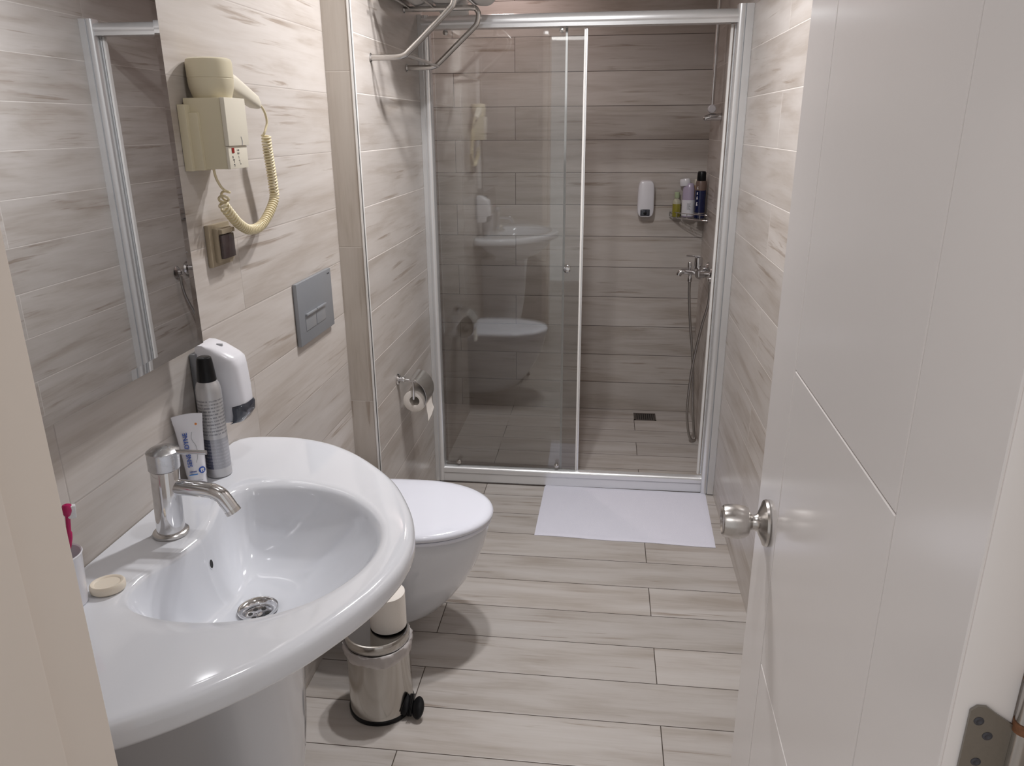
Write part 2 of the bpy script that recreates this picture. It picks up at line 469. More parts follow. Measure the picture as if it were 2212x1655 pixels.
# painted door frame: jambs with a rebate, head
p = MB()
p.box((DL - 0.035, YF - 0.19, 0), (DL, YF, DOORTOP), 0.002)
p.box((DL, YF - 0.19, 0), (DL + 0.010, YF - 0.062, DOORTOP), 0.003)
struct(p.build('trim_1', M['frame']))
p = MB()
p.box((DR, YF - 0.19, 0), (DR + 0.035, YF - 0.035, DOORTOP), 0.002)
struct(p.build('trim_2', M['frame']))
p = MB()
p.box((DL, YF - 0.19, DOORTOP), (DR, YF, DOORTOP + 0.035), 0.002)
struct(p.build('trim_3', M['frame']))
# pale L-profile protecting the pilaster corner
p = MB()
p.box((XP - 0.001, YP - 0.0025, 0), (XP + 0.0025, YP + 0.009, CEIL), 0.0008)
p.box((XP - 0.007, YP - 0.0025, 0), (XP + 0.0025, YP + 0.001, CEIL), 0.0008)
struct(p.build('trim_4', M['alu_white']))

# ------------------------------------------------------------------ open door (hinged at the right of the doorway)
DY0 = 0.463
DANG = 0.022
DX0 = 1.033
DWID = 0.70
DTH = 0.041
e1 = Vector((DANG, 1, 0)).normalized()      # along the leaf, away from the hinge
e2 = Vector((e1.y, -e1.x, 0))               # thickness direction (+x)
TD = Matrix(((e1.x, e2.x, 0, DX0), (e1.y, e2.y, 0, DY0), (0, 0, 1, 0), (0, 0, 0, 1)))  # local (s, t, z)
zb, zt = 0.012, DOORTOP - 0.004
g = 0.0024
p = MB()
p.box((0.0, 0.0022, zb), (DWID, DTH, zt), 0.0012, T=TD)
s1, s2 = DWID - 0.142, 0.149
p.box((0.0, 0, zb), (s2 - g / 2, 0.0024, zt), 0.0008, 1, T=TD)
p.box((s1 + g / 2, 0, zb), (DWID, 0.0024, zt), 0.0008, 1, T=TD)
HZ = [zb, 0.214, 0.688, 1.164, 1.640, zt]
for a, b in zip(HZ[:-1], HZ[1:]):
    p.box((s2 + g / 2, 0, a + (g / 2 if a > zb else 0)), (s1 - g / 2, 0.0024, b - (g / 2 if b < zt else 0)), 0.0008, 1, T=TD)
door = struct(p.build('door_1', M['door']))
# knob on the leaf: rosette, neck, barrel
ks, kz = 1.083 - DY0, 0.897
Tk = TD @ Matrix.Translation((ks, 0, kz)) @ Matrix.Rotation(pi / 2, 4, 'X')   # local +z -> -t (into the room)
k = MB()
k.lathe([(0.0355, 0.0), (0.0365, 0.0025), (0.0350, 0.006), (0.028, 0.0085), (0.020, 0.0125), (0.0145, 0.0145)], T=Tk, cap1=False)
k.lathe([(0.0145, 0.0145), (0.0118, 0.019), (0.0118, 0.0235), (0.0145, 0.0265)], T=Tk, cap0=False, cap1=False)
k.lathe([(0.0145, 0.0265), (0.0215, 0.0290), (0.0246, 0.034), (0.0262, 0.044), (0.0262, 0.054), (0.0250, 0.0635), (0.0240, 0.0665), (0.0215, 0.0680), (0.0190, 0.0655), (0.001, 0.0650)], T=Tk, cap0=False)
kn = k.build('door_knob', M['steel'], door)
# butt hinge on the hinge edge
def hinge(z0, z1):
    p = MB()
    pts = [(0.012, z0), (0.012, z1 - 0.004), (0.016, z1), (0.022, z1), (0.030, z1 - 0.006), (0.041, z1 - 0.013), (0.041, z0)]
    V0 = [(-0.0005, t, z) for t, z in pts]; V1 = [(-0.0026, t, z) for t, z in pts]
    p.rings([V0, V1], T=TD)
    h = p.build('hinge', M['hinge'], door, smooth=False)
    p = MB()
    Tb = TD @ Matrix.Translation((-0.003, 0.0475, 0))
    p.lathe([(0.0065, z0 - 0.02), (0.0065, z1 - 0.0165)], T=Tb, n=20)
    p.lathe([(0.0065, z1 - 0.0085), (0.0065, z1 + 0.022)], T=Tb, n=20)
    p.build('hinge_barrel', M['steel'], h)
    p = MB()
    p.lathe([(0.0072, z1 - 0.0165), (0.0072, z1 - 0.0085)], T=Tb, n=20)
    p.lathe([(0.0060, z1 + 0.022), (0.0072, z1 + 0.025), (0.004, z1 + 0.034)], T=Tb, n=20)
    p.build('hinge_washer', M['rust'], h)
    for t, z in ((0.0185, z1 - 0.012), (0.0260, z1 - 0.024), (0.0225, z1 - 0.047), (0.031, z1 - 0.061)):
        p = MB()
        Ts = TD @ Matrix.Translation((-0.0026, t, z)) @ Matrix.Rotation(-pi / 2, 4, 'Y')
        p.lathe([(0.0034, -0.0006), (0.0034, 0.0003), (0.002, 0.0008), (0.001, 0.0002)], T=Ts, n=16)
        p.build('screw', M['dark_ink'], h)
hinge(1.02, 1.099)
hinge(0.18, 0.26)
hinge(1.80, 1.88)

# ------------------------------------------------------------------ mirror
mt = thing('wall_mirror', 'large frameless mirror with slanted edges on left wall over the washbasin', 'mirror', (0.0, 1.0, 1.097))
MX, MT, MYE = 0.043, -0.010, 1.300           # stands slightly proud of the wall, very slightly out of parallel
y0, y1, z0, z1 = 0.66, MYE, 1.0985, 1.92
bv = 0.017
def mp_(d, y, z): return (MX + MT * (y - 1.3) + d, y, z)
p = MB()
R_ = [[mp_(-0.004, *q) for q in ((y0, z0), (y1, z0), (y1, z1), (y0, z1))], [mp_(-0.0004, *q) for q in ((y0, z0), (y1, z0), (y1, z1), (y0, z1))], [mp_(0.0, *q) for q in ((y0 + bv, z0 + bv), (y1 - bv, z0 + bv), (y1 - bv, z1 - bv), (y0 + bv, z1 - bv))]]
p.rings(R_)
p.build('mirror_glass', M['mirror'], mt, smooth=False)
p = MB(); p.box((0.0008, y0 + 0.02, z0 + 0.02), (MX - 0.006, y1 - 0.02, z1 - 0.02), 0.002)
p.build('mirror_backing', M['plaster'], mt)

# ------------------------------------------------------------------ washbasin
SZ = 0.837
CY = 1.040
def poly_radius(poly, c, ang):
    """distance from c to closed polyline along angle"""
    d = (cos(ang), sin(ang)); best = None
    n = len(poly)
    for i in range(n):
        ax, ay = poly[i][0] - c[0], poly[i][1] - c[1]
        bx, by = poly[(i + 1) % n][0] - c[0], poly[(i + 1) % n][1] - c[1]
        ex, ey = bx - ax, by - ay
        den = d[0] * ey - d[1] * ex
        if abs(den) < 1e-12: continue
        tt = (ax * ey - ay * ex) / den
        s = (ax * d[1] - ay * d[0]) / den
        if tt > 0 and -1e-9 <= s <= 1 + 1e-9:
            if best is None or tt > best: best = tt
    return best
half = [(0.002, 0.428), (0.012, 0.437), (0.05, 0.446), (0.12, 0.448), (0.20, 0.427), (0.267, 0.388), (0.33, 0.333), (0.392, 0.264), (0.436, 0.190), (0.468, 0.118), (0.486, 0.050)]
hs = [(q.x, q.y) for q in spline([(x, y, 0) for x, y in half] + [(0.490, 0.0, 0)], 6)]
rim = [(x, CY + y) for x, y in hs] + [(x, CY - y) for x, y in reversed(hs[:-1])]
bowl_pts = [(0.136, 1.04), (0.126, 1.10), (0.108, 1.165), (0.106, 1.205), (0.135, 1.240), (0.216, 1.253), (0.300, 1.238), (0.375, 1.188), (0.425, 1.120), (0.442, 1.045), (0.428, 0.965), (0.385, 0.892), (0.312, 0.842), (0.225, 0.826), (0.145, 0.840), (0.108, 0.875), (0.106, 0.925), (0.126, 0.985)]
bs = spline([(x, y, 0) for x, y in bowl_pts + bowl_pts[:1]], 6)
bowl = [(q.x, q.y) for q in bs[:-1]]
DC = (0.222, 1.040)                           # drain
NA = 160
angs = [2 * pi * i / NA for i in range(NA)]
# make sure the two back corners are hit exactly
for cx_, cy_ in (rim[0], rim[-1]):
    a_ = math.atan2(cy_ - DC[1], cx_ - DC[0]) % (2 * pi)
    j = min(range(NA), key=lambda i: abs(angs[i] - a_)); angs[j] = a_
RB = [poly_radius(bowl, DC, a) for a in angs]
RO = [poly_radius(rim, DC, a) for a in angs]
def ring(fr, fz):
    return [(DC[0] + cos(a) * fr(i), DC[1] + sin(a) * fr(i), fz(i)) for i, a in enumerate(angs)]
DEP = 0.132
R0 = 0.030
rings_ = []
def steep(a):                                 # back and sides steep, front gentle
    c = 0.5 - 0.5 * cos(a)                    # 0 towards the front (+x), 1 towards the wall
    return 1.9 + 2.4 * c
for s in [i / 26 for i in range(27)]:
    def fr(i, s=s):
        return R0 + (RB[i] - R0) * s
    def fz(i, s=s):
        k = steep(angs[i])
        h = s ** k
        # rounded lip
        if s > 0.86:
            q = (s - 0.86) / 0.14
            h0 = 0.86 ** k; m = k * 0.86 ** (k - 1) * 0.14
            h = h0 + m * q + (3 * (1 - h0) - 2 * m) * q * q + (m - 2 * (1 - h0)) * q ** 3
        return SZ - DEP * (1 - h)
    rings_.append(ring(fr, fz))
def wallside(i):
    return DC[0] + cos(angs[i]) * RO[i] < 0.008 and abs(DC[1] + sin(angs[i]) * RO[i] - CY) < 0.405
for s, dz in [(0.15, 0.0002), (0.3, 0.0003)]:
    rings_.append(ring(lambda i: RB[i] + (RO[i] - RB[i]) * s, lambda i: SZ + dz))
for dr, dz in [(0.026, 0.0003), (0.019, 0.0001), (0.0135, -0.0007), (0.0092, -0.0022), (0.0058, -0.0045), (0.0032, -0.0076), (0.0014, -0.0112), (0.0004, -0.0155), (0.0, -0.020), (0.0, -0.027), (0.0003, -0.032), (0.0022, -0.0365), (0.007, -0.039)]:
    rings_.append(ring(lambda i: max(RO[i] - (0 if wallside(i) else dr), RB[i] + 0.004), lambda i: SZ + dz))
for s, dz in [(0.90, -0.043), (0.80, -0.068), (0.66, -0.110), (0.50, -0.145), (0.34, -0.170), (0.15, -0.178)]:
    rings_.append(ring(lambda i: max(0.03, RO[i] * s) if not wallside(i) else min(RO[i], max(0.03, RO[i] * max(s, 0.55))), lambda i: SZ + dz))
rings_.reverse()
basin = thing('washbasin', 'white oval porcelain washbasin fixed to the left wall under the mirror', 'sink', (0.0, CY, 0.0))
p = MB(); p.rings(rings_, cap0=True, cap1=False)
p.build('basin_bowl', M['porcelain'], basin, angle=80)
# semi pedestal
p = MB()
R_ = []
for zz, r, cx_ in [(0.668, 0.150, 0.135), (0.62, 0.134, 0.145), (0.55, 0.124, 0.150), (0.46, 0.119, 0.150), (0.36, 0.113, 0.146), (0.26, 0.104, 0.138), (0.19, 0.090, 0.125), (0.15, 0.070, 0.105), (0.135, 0.045, 0.08)]:
    rr = []
    for i in range(48):
        a = -pi * 0.5 + pi * i / 47
        x = cx_ + r * (abs(cos(a)) ** 0.8) * 1.0
        y = CY + r * (1 if sin(a) > 0 else -1) * abs(sin(a)) ** 0.8
        rr.append((x, y, zz))
    rr = [(0.001, CY - r, zz)] + rr + [(0.001, CY + r, zz)]
    R_.append(rr)
p.rings(R_)
p.build('semi_pedestal', M['porcelain'], basin, angle=50)
# drain: chrome flange, sunk strainer with holes
DZ = SZ - DEP
dr = MB()
dr.lathe([(0.0335, DZ + 0.004), (0.0330, DZ + 0.0062), (0.029, DZ + 0.0058), (0.0235, DZ + 0.0015), (0.0215, DZ - 0.002), (0.0210, DZ - 0.008)], T=Matrix.Translation((DC[0], DC[1], 0)), cap0=False, cap1=False)
dflange = dr.build('drain_flange', M['chrome'], basin)
dr = MB(); dr.lathe([(0.0212, DZ - 0.009), (0.0212, DZ - 0.0055), (0.007, DZ - 0.0052), (0.0055, DZ - 0.0035), (0.001, DZ - 0.003)], T=Matrix.Translation((DC[0], DC[1], 0)))
dr.build('strainer', M['chrome'], dflange)
for i in range(6):
    a = 2 * pi * i / 6 + 0.3
    h = MB(); h.lathe([(0.0039, DZ - 0.0056), (0.0039, DZ - 0.0049)], T=Matrix.Translation((DC[0] + 0.0135 * cos(a), DC[1] + 0.0135 * sin(a), 0)), n=20)
    h.build('strainer_hole', M['hole'], dflange)
# overflow hole on the back slope
def bowl_point(a, s):
    rb = poly_radius(bowl, DC, a); k = steep(a)
    return Vector((DC[0] + cos(a) * (R0 + (rb - R0) * s), DC[1] + sin(a) * (R0 + (rb - R0) * s), SZ - DEP * (1 - s ** k)))
A0 = pi - 0.17
c0, c1, c2 = bowl_point(A0, 0.86), bowl_point(A0, 0.90), bowl_point(A0 + 0.08, 0.88)
cc = (c0 + c1) / 2
nrm = (c1 - c0).cross(c2 - c0).normalized()
if nrm.x < 0: nrm.negate()
To = frame_T(cc, (c1 - c0).cross(nrm), c1 - c0)
if (To.to_3x3() @ Vector((0, 0, 1))).dot(nrm) < 0: To = frame_T(cc, nrm.cross(c1 - c0), c1 - c0)
h = MB(); h.lathe([(0.0092, -0.004), (0.0092, 0.0008), (0.0074, 0.0010)], T=To, n=28, sx=0.80, sy=1.0, cap1=False)
h.build('overflow_ring', M['porcelain'], basin)
h = MB(); h.lathe([(0.0076, -0.003), (0.0076, 0.0010)], T=To, n=28, sx=0.80, sy=1.0)
h.build('overflow_hole', M['hole'], basin)

# ------------------------------------------------------------------ faucet
FX, FY = 0.080, 1.052
fa = thing('basin_faucet', 'chrome single lever mixer tap with bent spout on the washbasin deck', 'tap', (FX, FY, SZ))
TF = Matrix.Translation((FX, FY, SZ))
p = MB(); p.lathe([(0.0275, 0.0), (0.0285, 0.002), (0.0285, 0.006), (0.0265, 0.008), (0.0235, 0.009)], T=TF)
p.build('base_ring', M['steel'], fa)
TS = TF @ Matrix(((1, 0, 0.055, 0), (0, 1, 0, 0), (0, 0, 1, 0), (0, 0, 0, 1)))     # the tap leans a little from the wall
p = MB(); p.lathe([(0.0222, 0.006), (0.0222, 0.118), (0.0217, 0.1190)], T=TS)
p.build('tap_body', M['chrome'], fa)
p = MB()
p.lathe([(0.0228, 0.1200), (0.0245, 0.1215), (0.0250, 0.1480), (0.0256, 0.1495), (0.0254, 0.1515), (0.0200, 0.1555), (0.010, 0.1580), (0.001, 0.1588)], T=TS)
p.build('lever_cap', M['worn_chrome'], fa)
p = MB()
p.tube([(FX + 0.026, FY, SZ + 0.1500), (FX + 0.050, FY, SZ + 0.1510), (FX + 0.083, FY, SZ + 0.1515)], 0.0026, flat=1.5)
p.build('lever', M['chrome'], fa)
p = MB()
sp = spline([(FX + 0.014, FY, SZ + 0.0885), (FX + 0.040, FY, SZ + 0.0870), (FX + 0.066, FY, SZ + 0.0855), (FX + 0.084, FY, SZ + 0.0835)], 5)[:-1] + spline([(FX + 0.084, FY, SZ + 0.0835), (FX + 0.097, FY, SZ + 0.0765), (FX + 0.106, FY, SZ + 0.0640), (FX + 0.1135, FY, SZ + 0.0510)], 6)
p.tube(sp, 0.0128, n=24, rr=[0.0132 - 0.0008 * i / len(sp) for i in range(len(sp))])
p.build('spout', M['chrome'], fa, angle=60)
p = MB()
dirv = (sp[-1] - sp[-3]).normalized()
p.tube([sp[-1] - dirv * 0.002, sp[-1] + dirv * 0.0050], 0.0129, n=24)
p.build('aerator', M['steel'], fa)

# ------------------------------------------------------------------ soap, cup, toothbrush on the basin
p = MB()
so = Matrix.Translation((0.077, 0.886, SZ + 0.0008)) @ Matrix.Rotation(0.5, 4, 'Z')
p.lathe([(0.0195, 0.0), (0.0220, 0.0025), (0.0226, 0.007), (0.0222, 0.0120), (0.0205, 0.0142), (0.0180, 0.0138), (0.0160, 0.0120), (0.001, 0.0118)], T=so, sx=1.08, sy=0.92)
tag(p.build('soap_bar', M['soap']), 'round cream soap bar with raised rim on the washbasin deck', 'soap')
CUP = (0.0400, 0.8480)
cu = MB()
TC = Matrix.Translation((CUP[0], CUP[1], SZ + 0.0006))
cu.lathe([(0.0245, 0.0), (0.0262, 0.001), (0.0300, 0.076), (0.0315, 0.079), (0.0305, 0.0805), (0.0288, 0.079), (0.0250, 0.004), (0.001, 0.0035)], T=TC, sx=1, sy=1)
cup = tag(cu.build('toothbrush_cup', M['white_pl']), 'white plastic tumbler on the washbasin, half hidden by door frame', 'cup')
tb = thing('toothbrush', 'magenta toothbrush with white bristles standing in the white tumbler', 'toothbrush', (CUP[0], CUP[1] + 0.005, SZ + 0.01))
p = MB()
hp = spline([(CUP[0] - 0.006, CUP[1] - 0.014, SZ + 0.010), (CUP[0] + 0.002, CUP[1] + 0.002, SZ + 0.055), (CUP[0] + 0.005, CUP[1] + 0.020, SZ + 0.088), (CUP[0] + 0.004, CUP[1] + 0.026, SZ + 0.106), (CUP[0] + 0.004, CUP[1] + 0.029, SZ + 0.122), (CUP[0] + 0.004, CUP[1] + 0.031, SZ + 0.134), (CUP[0] + 0.004, CUP[1] + 0.032, SZ + 0.143)], 6)
n_ = len(hp)
rr = []
for i in range(n_):
    t_ = i / (n_ - 1)
    rr.append(0.0042 if t_ < 0.45 else (0.0032 if t_ < 0.70 else (0.0032 + 0.0040 * max(0.0, sin((t_ - 0.70) / 0.3 * pi * 0.97)) ** 0.6 if t_ < 0.985 else 0.0015)))
p.tube(hp, 0.004, rr=rr)
p.build('handle', M['magenta'], tb)
p = MB()
hb = hp[-7]
Tb = frame_T(hb + Vector((0.0035, 0.0035, 0)), (0.70, -0.70, 0.05), (0.05, 0.15, 1))
p.box((-0.0045, -0.013, -0.001), (0.0045, 0.006, 0.0105), 0.0015, T=frame_T(hb, (-0.64, 0.77, 0), (0.02, 0.10, 1)))
p.build('bristles', M['bristle'], tb)

# ------------------------------------------------------------------ aerosol can, toothpaste tube
ca = thing('aerosol_can', 'silver aerosol can with black cap standing beside wall soap dispenser', 'spray can', (0.050, 1.281, SZ))
TCN = Matrix.Translation((0.050, 1.281, SZ + 0.0006))
p = MB(); p.lathe([(0.0215, 0.0), (0.0232, 0.002), (0.0232, 0.172), (0.0226, 0.178), (0.0205, 0.187), (0.0165, 0.194), (0.0160, 0.196)], T=TCN)
p.build('can_body', M['can'], ca)
p = MB(); p.lathe([(0.0172, 0.1925), (0.0178, 0.1945), (0.0142, 0.232), (0.0130, 0.2375), (0.010, 0.2395), (0.001, 0.2395)], T=TCN)
p.build('can_cap', M['black'], ca)
tu = thing('toothpaste_tube', 'white toothpaste tube with blue lettering standing on end behind the tap', 'toothpaste', (0.030, 1.232, SZ))
tx = Vector((0.84, 0.54, 0)).normalized()       # width axis
tn = Vector((0.54, -0.84, 0)).normalized()      # faces the camera
tc_ = Vector((0.0315, 1.232, SZ + 0.0006))
p = MB(); R_ = []
for zz, wv, th, tipx in [(0.0, 0.0155, 0.0155, 0), (0.004, 0.0165, 0.0165, 0), (0.020, 0.0170, 0.0165, 0), (0.022, 0.0180, 0.0165, 0), (0.05, 0.0195, 0.0150, 0), (0.08, 0.0215, 0.0115, 0), (0.105, 0.0235, 0.0070, 0), (0.122, 0.0250, 0.0030, 0), (0.127, 0.0260, 0.0012, 0), (0.139, 0.0270, 0.0012, 0)]:
    r = []
    for i in range(32):
        a = 2 * pi * i / 32
        q = tc_ + tx * (cos(a) * wv - 0.0006 * zz * 0) + tn * (sin(a) * th) + Vector((-0.035 * zz, 0.02 * zz, zz + (0.003 * (1 - (cos(a)) ** 2) if zz > 0.13 else 0)))
        r.append(q)
    R_.append(r)
p.rings(R_)
p.build('tube_body', M['white_pl'], tu, angle=50)
def tube_T(u, h, depth):
    """frame on the tube's front: u across, h height, x axis across, y up, following the taper"""
    o = tc_ + tx * u + tn * depth + Vector((-0.035 * h, 0.02 * h, h))
    return o
def tube_front(h):
    T_ = [(0.0, 0.0155), (0.022, 0.0165), (0.05, 0.0150), (0.08, 0.0115), (0.105, 0.0070), (0.122, 0.0030), (0.139, 0.0014)]
    for (a, b), (c, d) in zip(T_[:-1], T_[1:]):
        if a <= h <= c: return b + (d - b) * (h - a) / (c - a)
    return 0.0015
up_ = (tube_T(0, 0.11, tube_front(0.11)) - tube_T(0, 0.05, tube_front(0.05))).normalized()
# vertical brand lettering, reading upwards
o_ = tube_T(-0.0085, 0.076, tube_front(0.076) * 0.955 + 0.0009)
text_mesh('SENSODYNE', 0.0115, frame_T(o_, up_, -tx), M['blue_ink'], 'lettering', tu, extrude=0.0009, spacing=1.02)
o_ = tube_T(-0.0055, 0.033, tube_front(0.033) * 0.97 + 0.0007)
text_mesh('REPAIR', 0.0040, frame_T(o_, tx, up_), M['blue_ink'], 'lettering', tu, extrude=0.0009)
p = MB(); p.box((-0.0075, -0.0009, -0.0012), (0.0075, 0.0009, 0.0005), T=frame_T(tube_T(-0.0055, 0.0275, tube_front(0.0275) * 0.97 + 0.0004), tx, up_))
p.build('blue_underline', M['sky_ink'], tu, smooth=False)
Tt = frame_T(tube_T(0.0105, 0.034, tube_front(0.034) * 0.83 + 0.0010), (tx * 0.9 - tn * 0.45), up_)
p = MB(); p.lathe([(0.0062, -0.002), (0.0062, 0.0005)], T=Tt, n=28)
p.build('tooth_emblem', M['blue_ink'], tu)
p = MB()
p.lathe([(0.0022, 0.0003), (0.0022, 0.0009)], T=Tt @ Matrix.Translation((-0.0014, 0.0012, 0)), n=16)
p.lathe([(0.0022, 0.0003), (0.0022, 0.0009)], T=Tt @ Matrix.Translation((0.0014, 0.0012, 0)), n=16)
p.box((-0.0030, -0.0038, 0.0003), (-0.0010, 0.001, 0.0009), T=Tt)
p.box((0.0010, -0.0038, 0.0003), (0.0030, 0.001, 0.0009), T=Tt)
p.build('tooth_shape', M['white_pl'], tu, smooth=False)
p = MB(); p.tube(spline([tube_T(0.004, 0.108, tube_front(0.108) + 0.0004), tube_T(0.0015, 0.096, tube_front(0.096) + 0.0003), tube_T(0.0075, 0.080, tube_front(0.08) * 0.95 + 0.0003), tube_T(0.0070, 0.062, tube_front(0.062) * 0.95), tube_T(0.003, 0.050, tube_front(0.05) * 0.99)], 6), 0.0006, n=8)
p.build('swoosh', M['grey_ink'], tu)
p = MB(); p.lathe([(0.0021, -0.001), (0.0021, 0.0004)], T=frame_T(tube_T(0.013, 0.121, 0.0032), tx, up_), n=20)
p.build('orange_dot', M['orange_ink'], tu)
p = MB(); p.box((-0.009, -0.0005, -0.0008), (0.009, 0.0005, 0.0003), T=frame_T(tube_T(0.0, 0.015, 0.0172), tx, (0, 0, 1)))
p.build('small_print', M['grey_ink'], tu, smooth=False)

# ------------------------------------------------------------------ white wall soap dispenser above the basin
def dispenser_left():
    t = thing('soap_dispenser', 'white wall soap dispenser with smoky window above the washbasin', 'soap dispenser', (0.0, 1.352, 0.93))
    ya, yb_ = 1.318, 1.388
    ym = (ya + yb_) / 2; hw = (yb_ - ya) / 2
    p = MB(); p.box((0.0005, ya - 0.004, 0.945), (0.014, yb_ + 0.004, 1.070), 0.004)
    p.build('back_plate', M['plate_grey'], t)
    p = MB(); R_ = []
    prof = [(0.062, 0.925, 0.75), (0.082, 0.930, 0.82), (0.092, 0.945, 0.90), (0.093, 0.965, 0.96), (0.092, 1.00, 1.0), (0.089, 1.040, 1.0), (0.0865, 1.054, 0.985), (0.078, 1.062, 0.95), (0.052, 1.077, 0.88), (0.030, 1.084, 0.82), (0.018, 1.084, 0.78)]
    for xd, zz, wv in prof:
        r = []
        for i in range(25):
            a = -pi / 2 + pi * i / 24
            x = 0.012 + (xd - 0.012) * abs(cos(a)) ** 0.42
            y = ym + hw * wv * (1 if sin(a) > 0 else -1) * abs(sin(a)) ** 0.55
            r.append((x, y, zz))
        R_.append([(0.010, ym - hw * wv, zz)] + r + [(0.010, ym + hw * wv, zz)])
    p.rings(R_)
    p.build('dispenser_cover', M['white_pl'], t, angle=50)
    p = MB(); R_ = []
    for xd, zz, wv in [(0.066, 0.9235, 0.70), (0.0845, 0.929, 0.76), (0.0945, 0.944, 0.86), (0.0955, 0.960, 0.90), (0.0945, 0.966, 0.70)]:
        r = []
        for i in range(21):
            a = -pi * 0.46 + pi * 0.92 * i / 20
            x = 0.055 + (xd - 0.055) * abs(cos(a)) ** 0.42
            y = ym + (hw * wv + 0.0025) * (1 if sin(a) > 0 else -1) * abs(sin(a)) ** 0.55
            r.append((x, y, zz))
        R_.append(r)
    p.rings(R_)
    p.build('level_window', M['dark_window'], t, angle=50)
    p = MB(); p.box((0.040, ym - 0.0025, 1.0775), (0.052, ym + 0.0005, 1.0822), T=Matrix.Identity(4))
    p.build('lock_slot', M['grey_ink'], t, smooth=False)
dispenser_left()

# ------------------------------------------------------------------ hair dryer on its wall holder
hd = thing('hair_dryer', 'cream wall mounted hair dryer resting in holder with coiled cord', 'hair dryer', (0.0, 1.42, 1.40))
HY0, HY1, HX, HZ0, HZ1 = 1.411, 1.492, 0.083, 1.406, 1.533
p = MB()
p.box((0.0005, HY0 - 0.016, HZ0 - 0.003), (0.016, HY1 + 0.004, HZ1 - 0.012), 0.002)
p.box((0.010, HY0 - 0.007, HZ0 - 0.002), (0.034, HY1 + 0.003, HZ1 - 0.026), 0.002)
p.box((0.005, HY0 + 0.001, HZ0), (HX - 0.004, HY1 - 0.001, HZ1 - 0.0005), 0.0015)
hol = p.build('holder', M['cream'], hd)
p = MB(); p.box((HX - 0.006, HY0, HZ0), (HX, HY1 - 0.004, HZ0 + 0.041), 0.0012)
p.build('control_panel', M['cream_lt'], hd)
p = MB(); p.box((HX - 0.006, HY0 - 0.001, HZ0 + 0.0415), (HX + 0.003, HY1 + 0.002, HZ1), 0.0015)
p.build('front_cover', M['cream_lt'], hd)
p = MB()
p.tube(spline([(HX + 0.0033, HY0 + 0.050, HZ0 + 0.058), (HX + 0.0036, HY0 + 0.053, HZ0 + 0.050), (HX + 0.0034, HY0 + 0.052, HZ0 + 0.0425)], 5), 0.0006, n=8)
p.build('cover_mark', M['grey_ink'], hd)
p = MB(); p.box((HX - 0.0005, HY0 + 0.012, HZ0 + 0.029), (HX + 0.0012, HY0 + 0.021, HZ0 + 0.038), 0.0004)
p.build('power_switch', M['red_sw'], hd)
p = MB()
for (yy, zz, wy, wz) in [(0.014, 0.0215, 0.0025, 0.004), (0.0165, 0.0165, 0.006, 0.0018), (0.0175, 0.013, 0.0018, 0.004), (0.017, 0.008, 0.0055, 0.0016), (0.018, 0.0055, 0.004, 0.001),
                         (0.034, 0.0335, 0.0016, 0.003), (0.040, 0.0335, 0.003, 0.003), (0.0375, 0.0285, 0.009, 0.001), (0.0375, 0.0265, 0.007, 0.001), (0.038, 0.0205, 0.001, 0.005), (0.039, 0.0150, 0.005, 0.001), (0.0405, 0.0115, 0.0012, 0.004), (0.0430, 0.0080, 0.004, 0.0012)]:
    p.box((HX - 0.0003, HY0 + yy - wy / 2, HZ0 + zz - wz / 2), (HX + 0.0003, HY0 + yy + wy / 2, HZ0 + zz + wz / 2))
p.build('panel_symbols', M['dark_ink'], hd, smooth=False)
# dryer head resting in the holder, handle sloping down away
HC = Vector((0.0430, 1.453, 0))
p = MB()
p.lathe([(0.030, 1.520), (0.0350, 1.534), (0.0400, 1.552), (0.0412, 1.566), (0.0412, 1.5665), (0.0407, 1.567), (0.0407, 1.568), (0.0412, 1.5685), (0.0415, 1.594), (0.0398, 1.600), (0.035, 1.6025), (0.001, 1.6035)], T=Matrix.Translation(HC), n=56)
head = p.build('dryer_head', M['cream'], hd)
p = MB()
hpts = [Vector((0.048, 1.470, 1.570)), Vector((0.052, 1.51, 1.560)), Vector((0.054, 1.55, 1.547)), Vector((0.055, 1.60, 1.531)), Vector((0.055, 1.617, 1.525))]
R_ = []
for i, c in enumerate(hpts):
    wv = [0.0175, 0.017, 0.0155, 0.014, 0.009][i]; hv = [0.019, 0.018, 0.0155, 0.013, 0.008][i]
    R_.append([(c.x + wv * (1 if cos(a) > 0 else -1) * abs(cos(a)) ** 0.7, c.y + 0.28 * hv * sin(a), c.z + hv * (1 if sin(a) > 0 else -1) * abs(sin(a)) ** 0.7) for a in [2 * pi * k / 28 for k in range(28)]])
p.rings(R_)
p.build('handle', M['cream_lt'], hd, angle=45)
# coiled cord
core = [(0.050, 1.385, 1.408), (0.045, 1.405, 1.385), (0.043, 1.440, 1.366)]
lead_a = spline([(0.045, 1.418, 1.409), (0.044, 1.425, 1.390), (0.042, 1.445, 1.371), (0.040, 1.470, 1.360)], 8)
path = spline([(0.040, 1.470, 1.358), (0.038, 1.452, 1.340), (0.036, 1.485, 1.312), (0.034, 1.520, 1.290), (0.034, 1.560, 1.275), (0.034, 1.610, 1.275), (0.036, 1.650, 1.292), (0.038, 1.690, 1.325), (0.040, 1.690, 1.352), (0.042, 1.680, 1.400), (0.044, 1.670, 1.440), (0.045, 1.668, 1.466)], 40)
lead_b = spline([(0.045, 1.662, 1.470), (0.048, 1.672, 1.490), (0.051, 1.660, 1.510), (0.054, 1.635, 1.524), (0.055, 1.612, 1.527)], 8)
cum = [0.0]
for a, b in zip(path[:-1], path[1:]): cum.append(cum[-1] + (b - a).length)
tot = cum[-1]
turns = 60; per = 16
cp = []
ii = 0
def density(t):                                # loose at the holder end, tight later
    return t ** 1.22
nrmv = Vector((1, 0, 0))
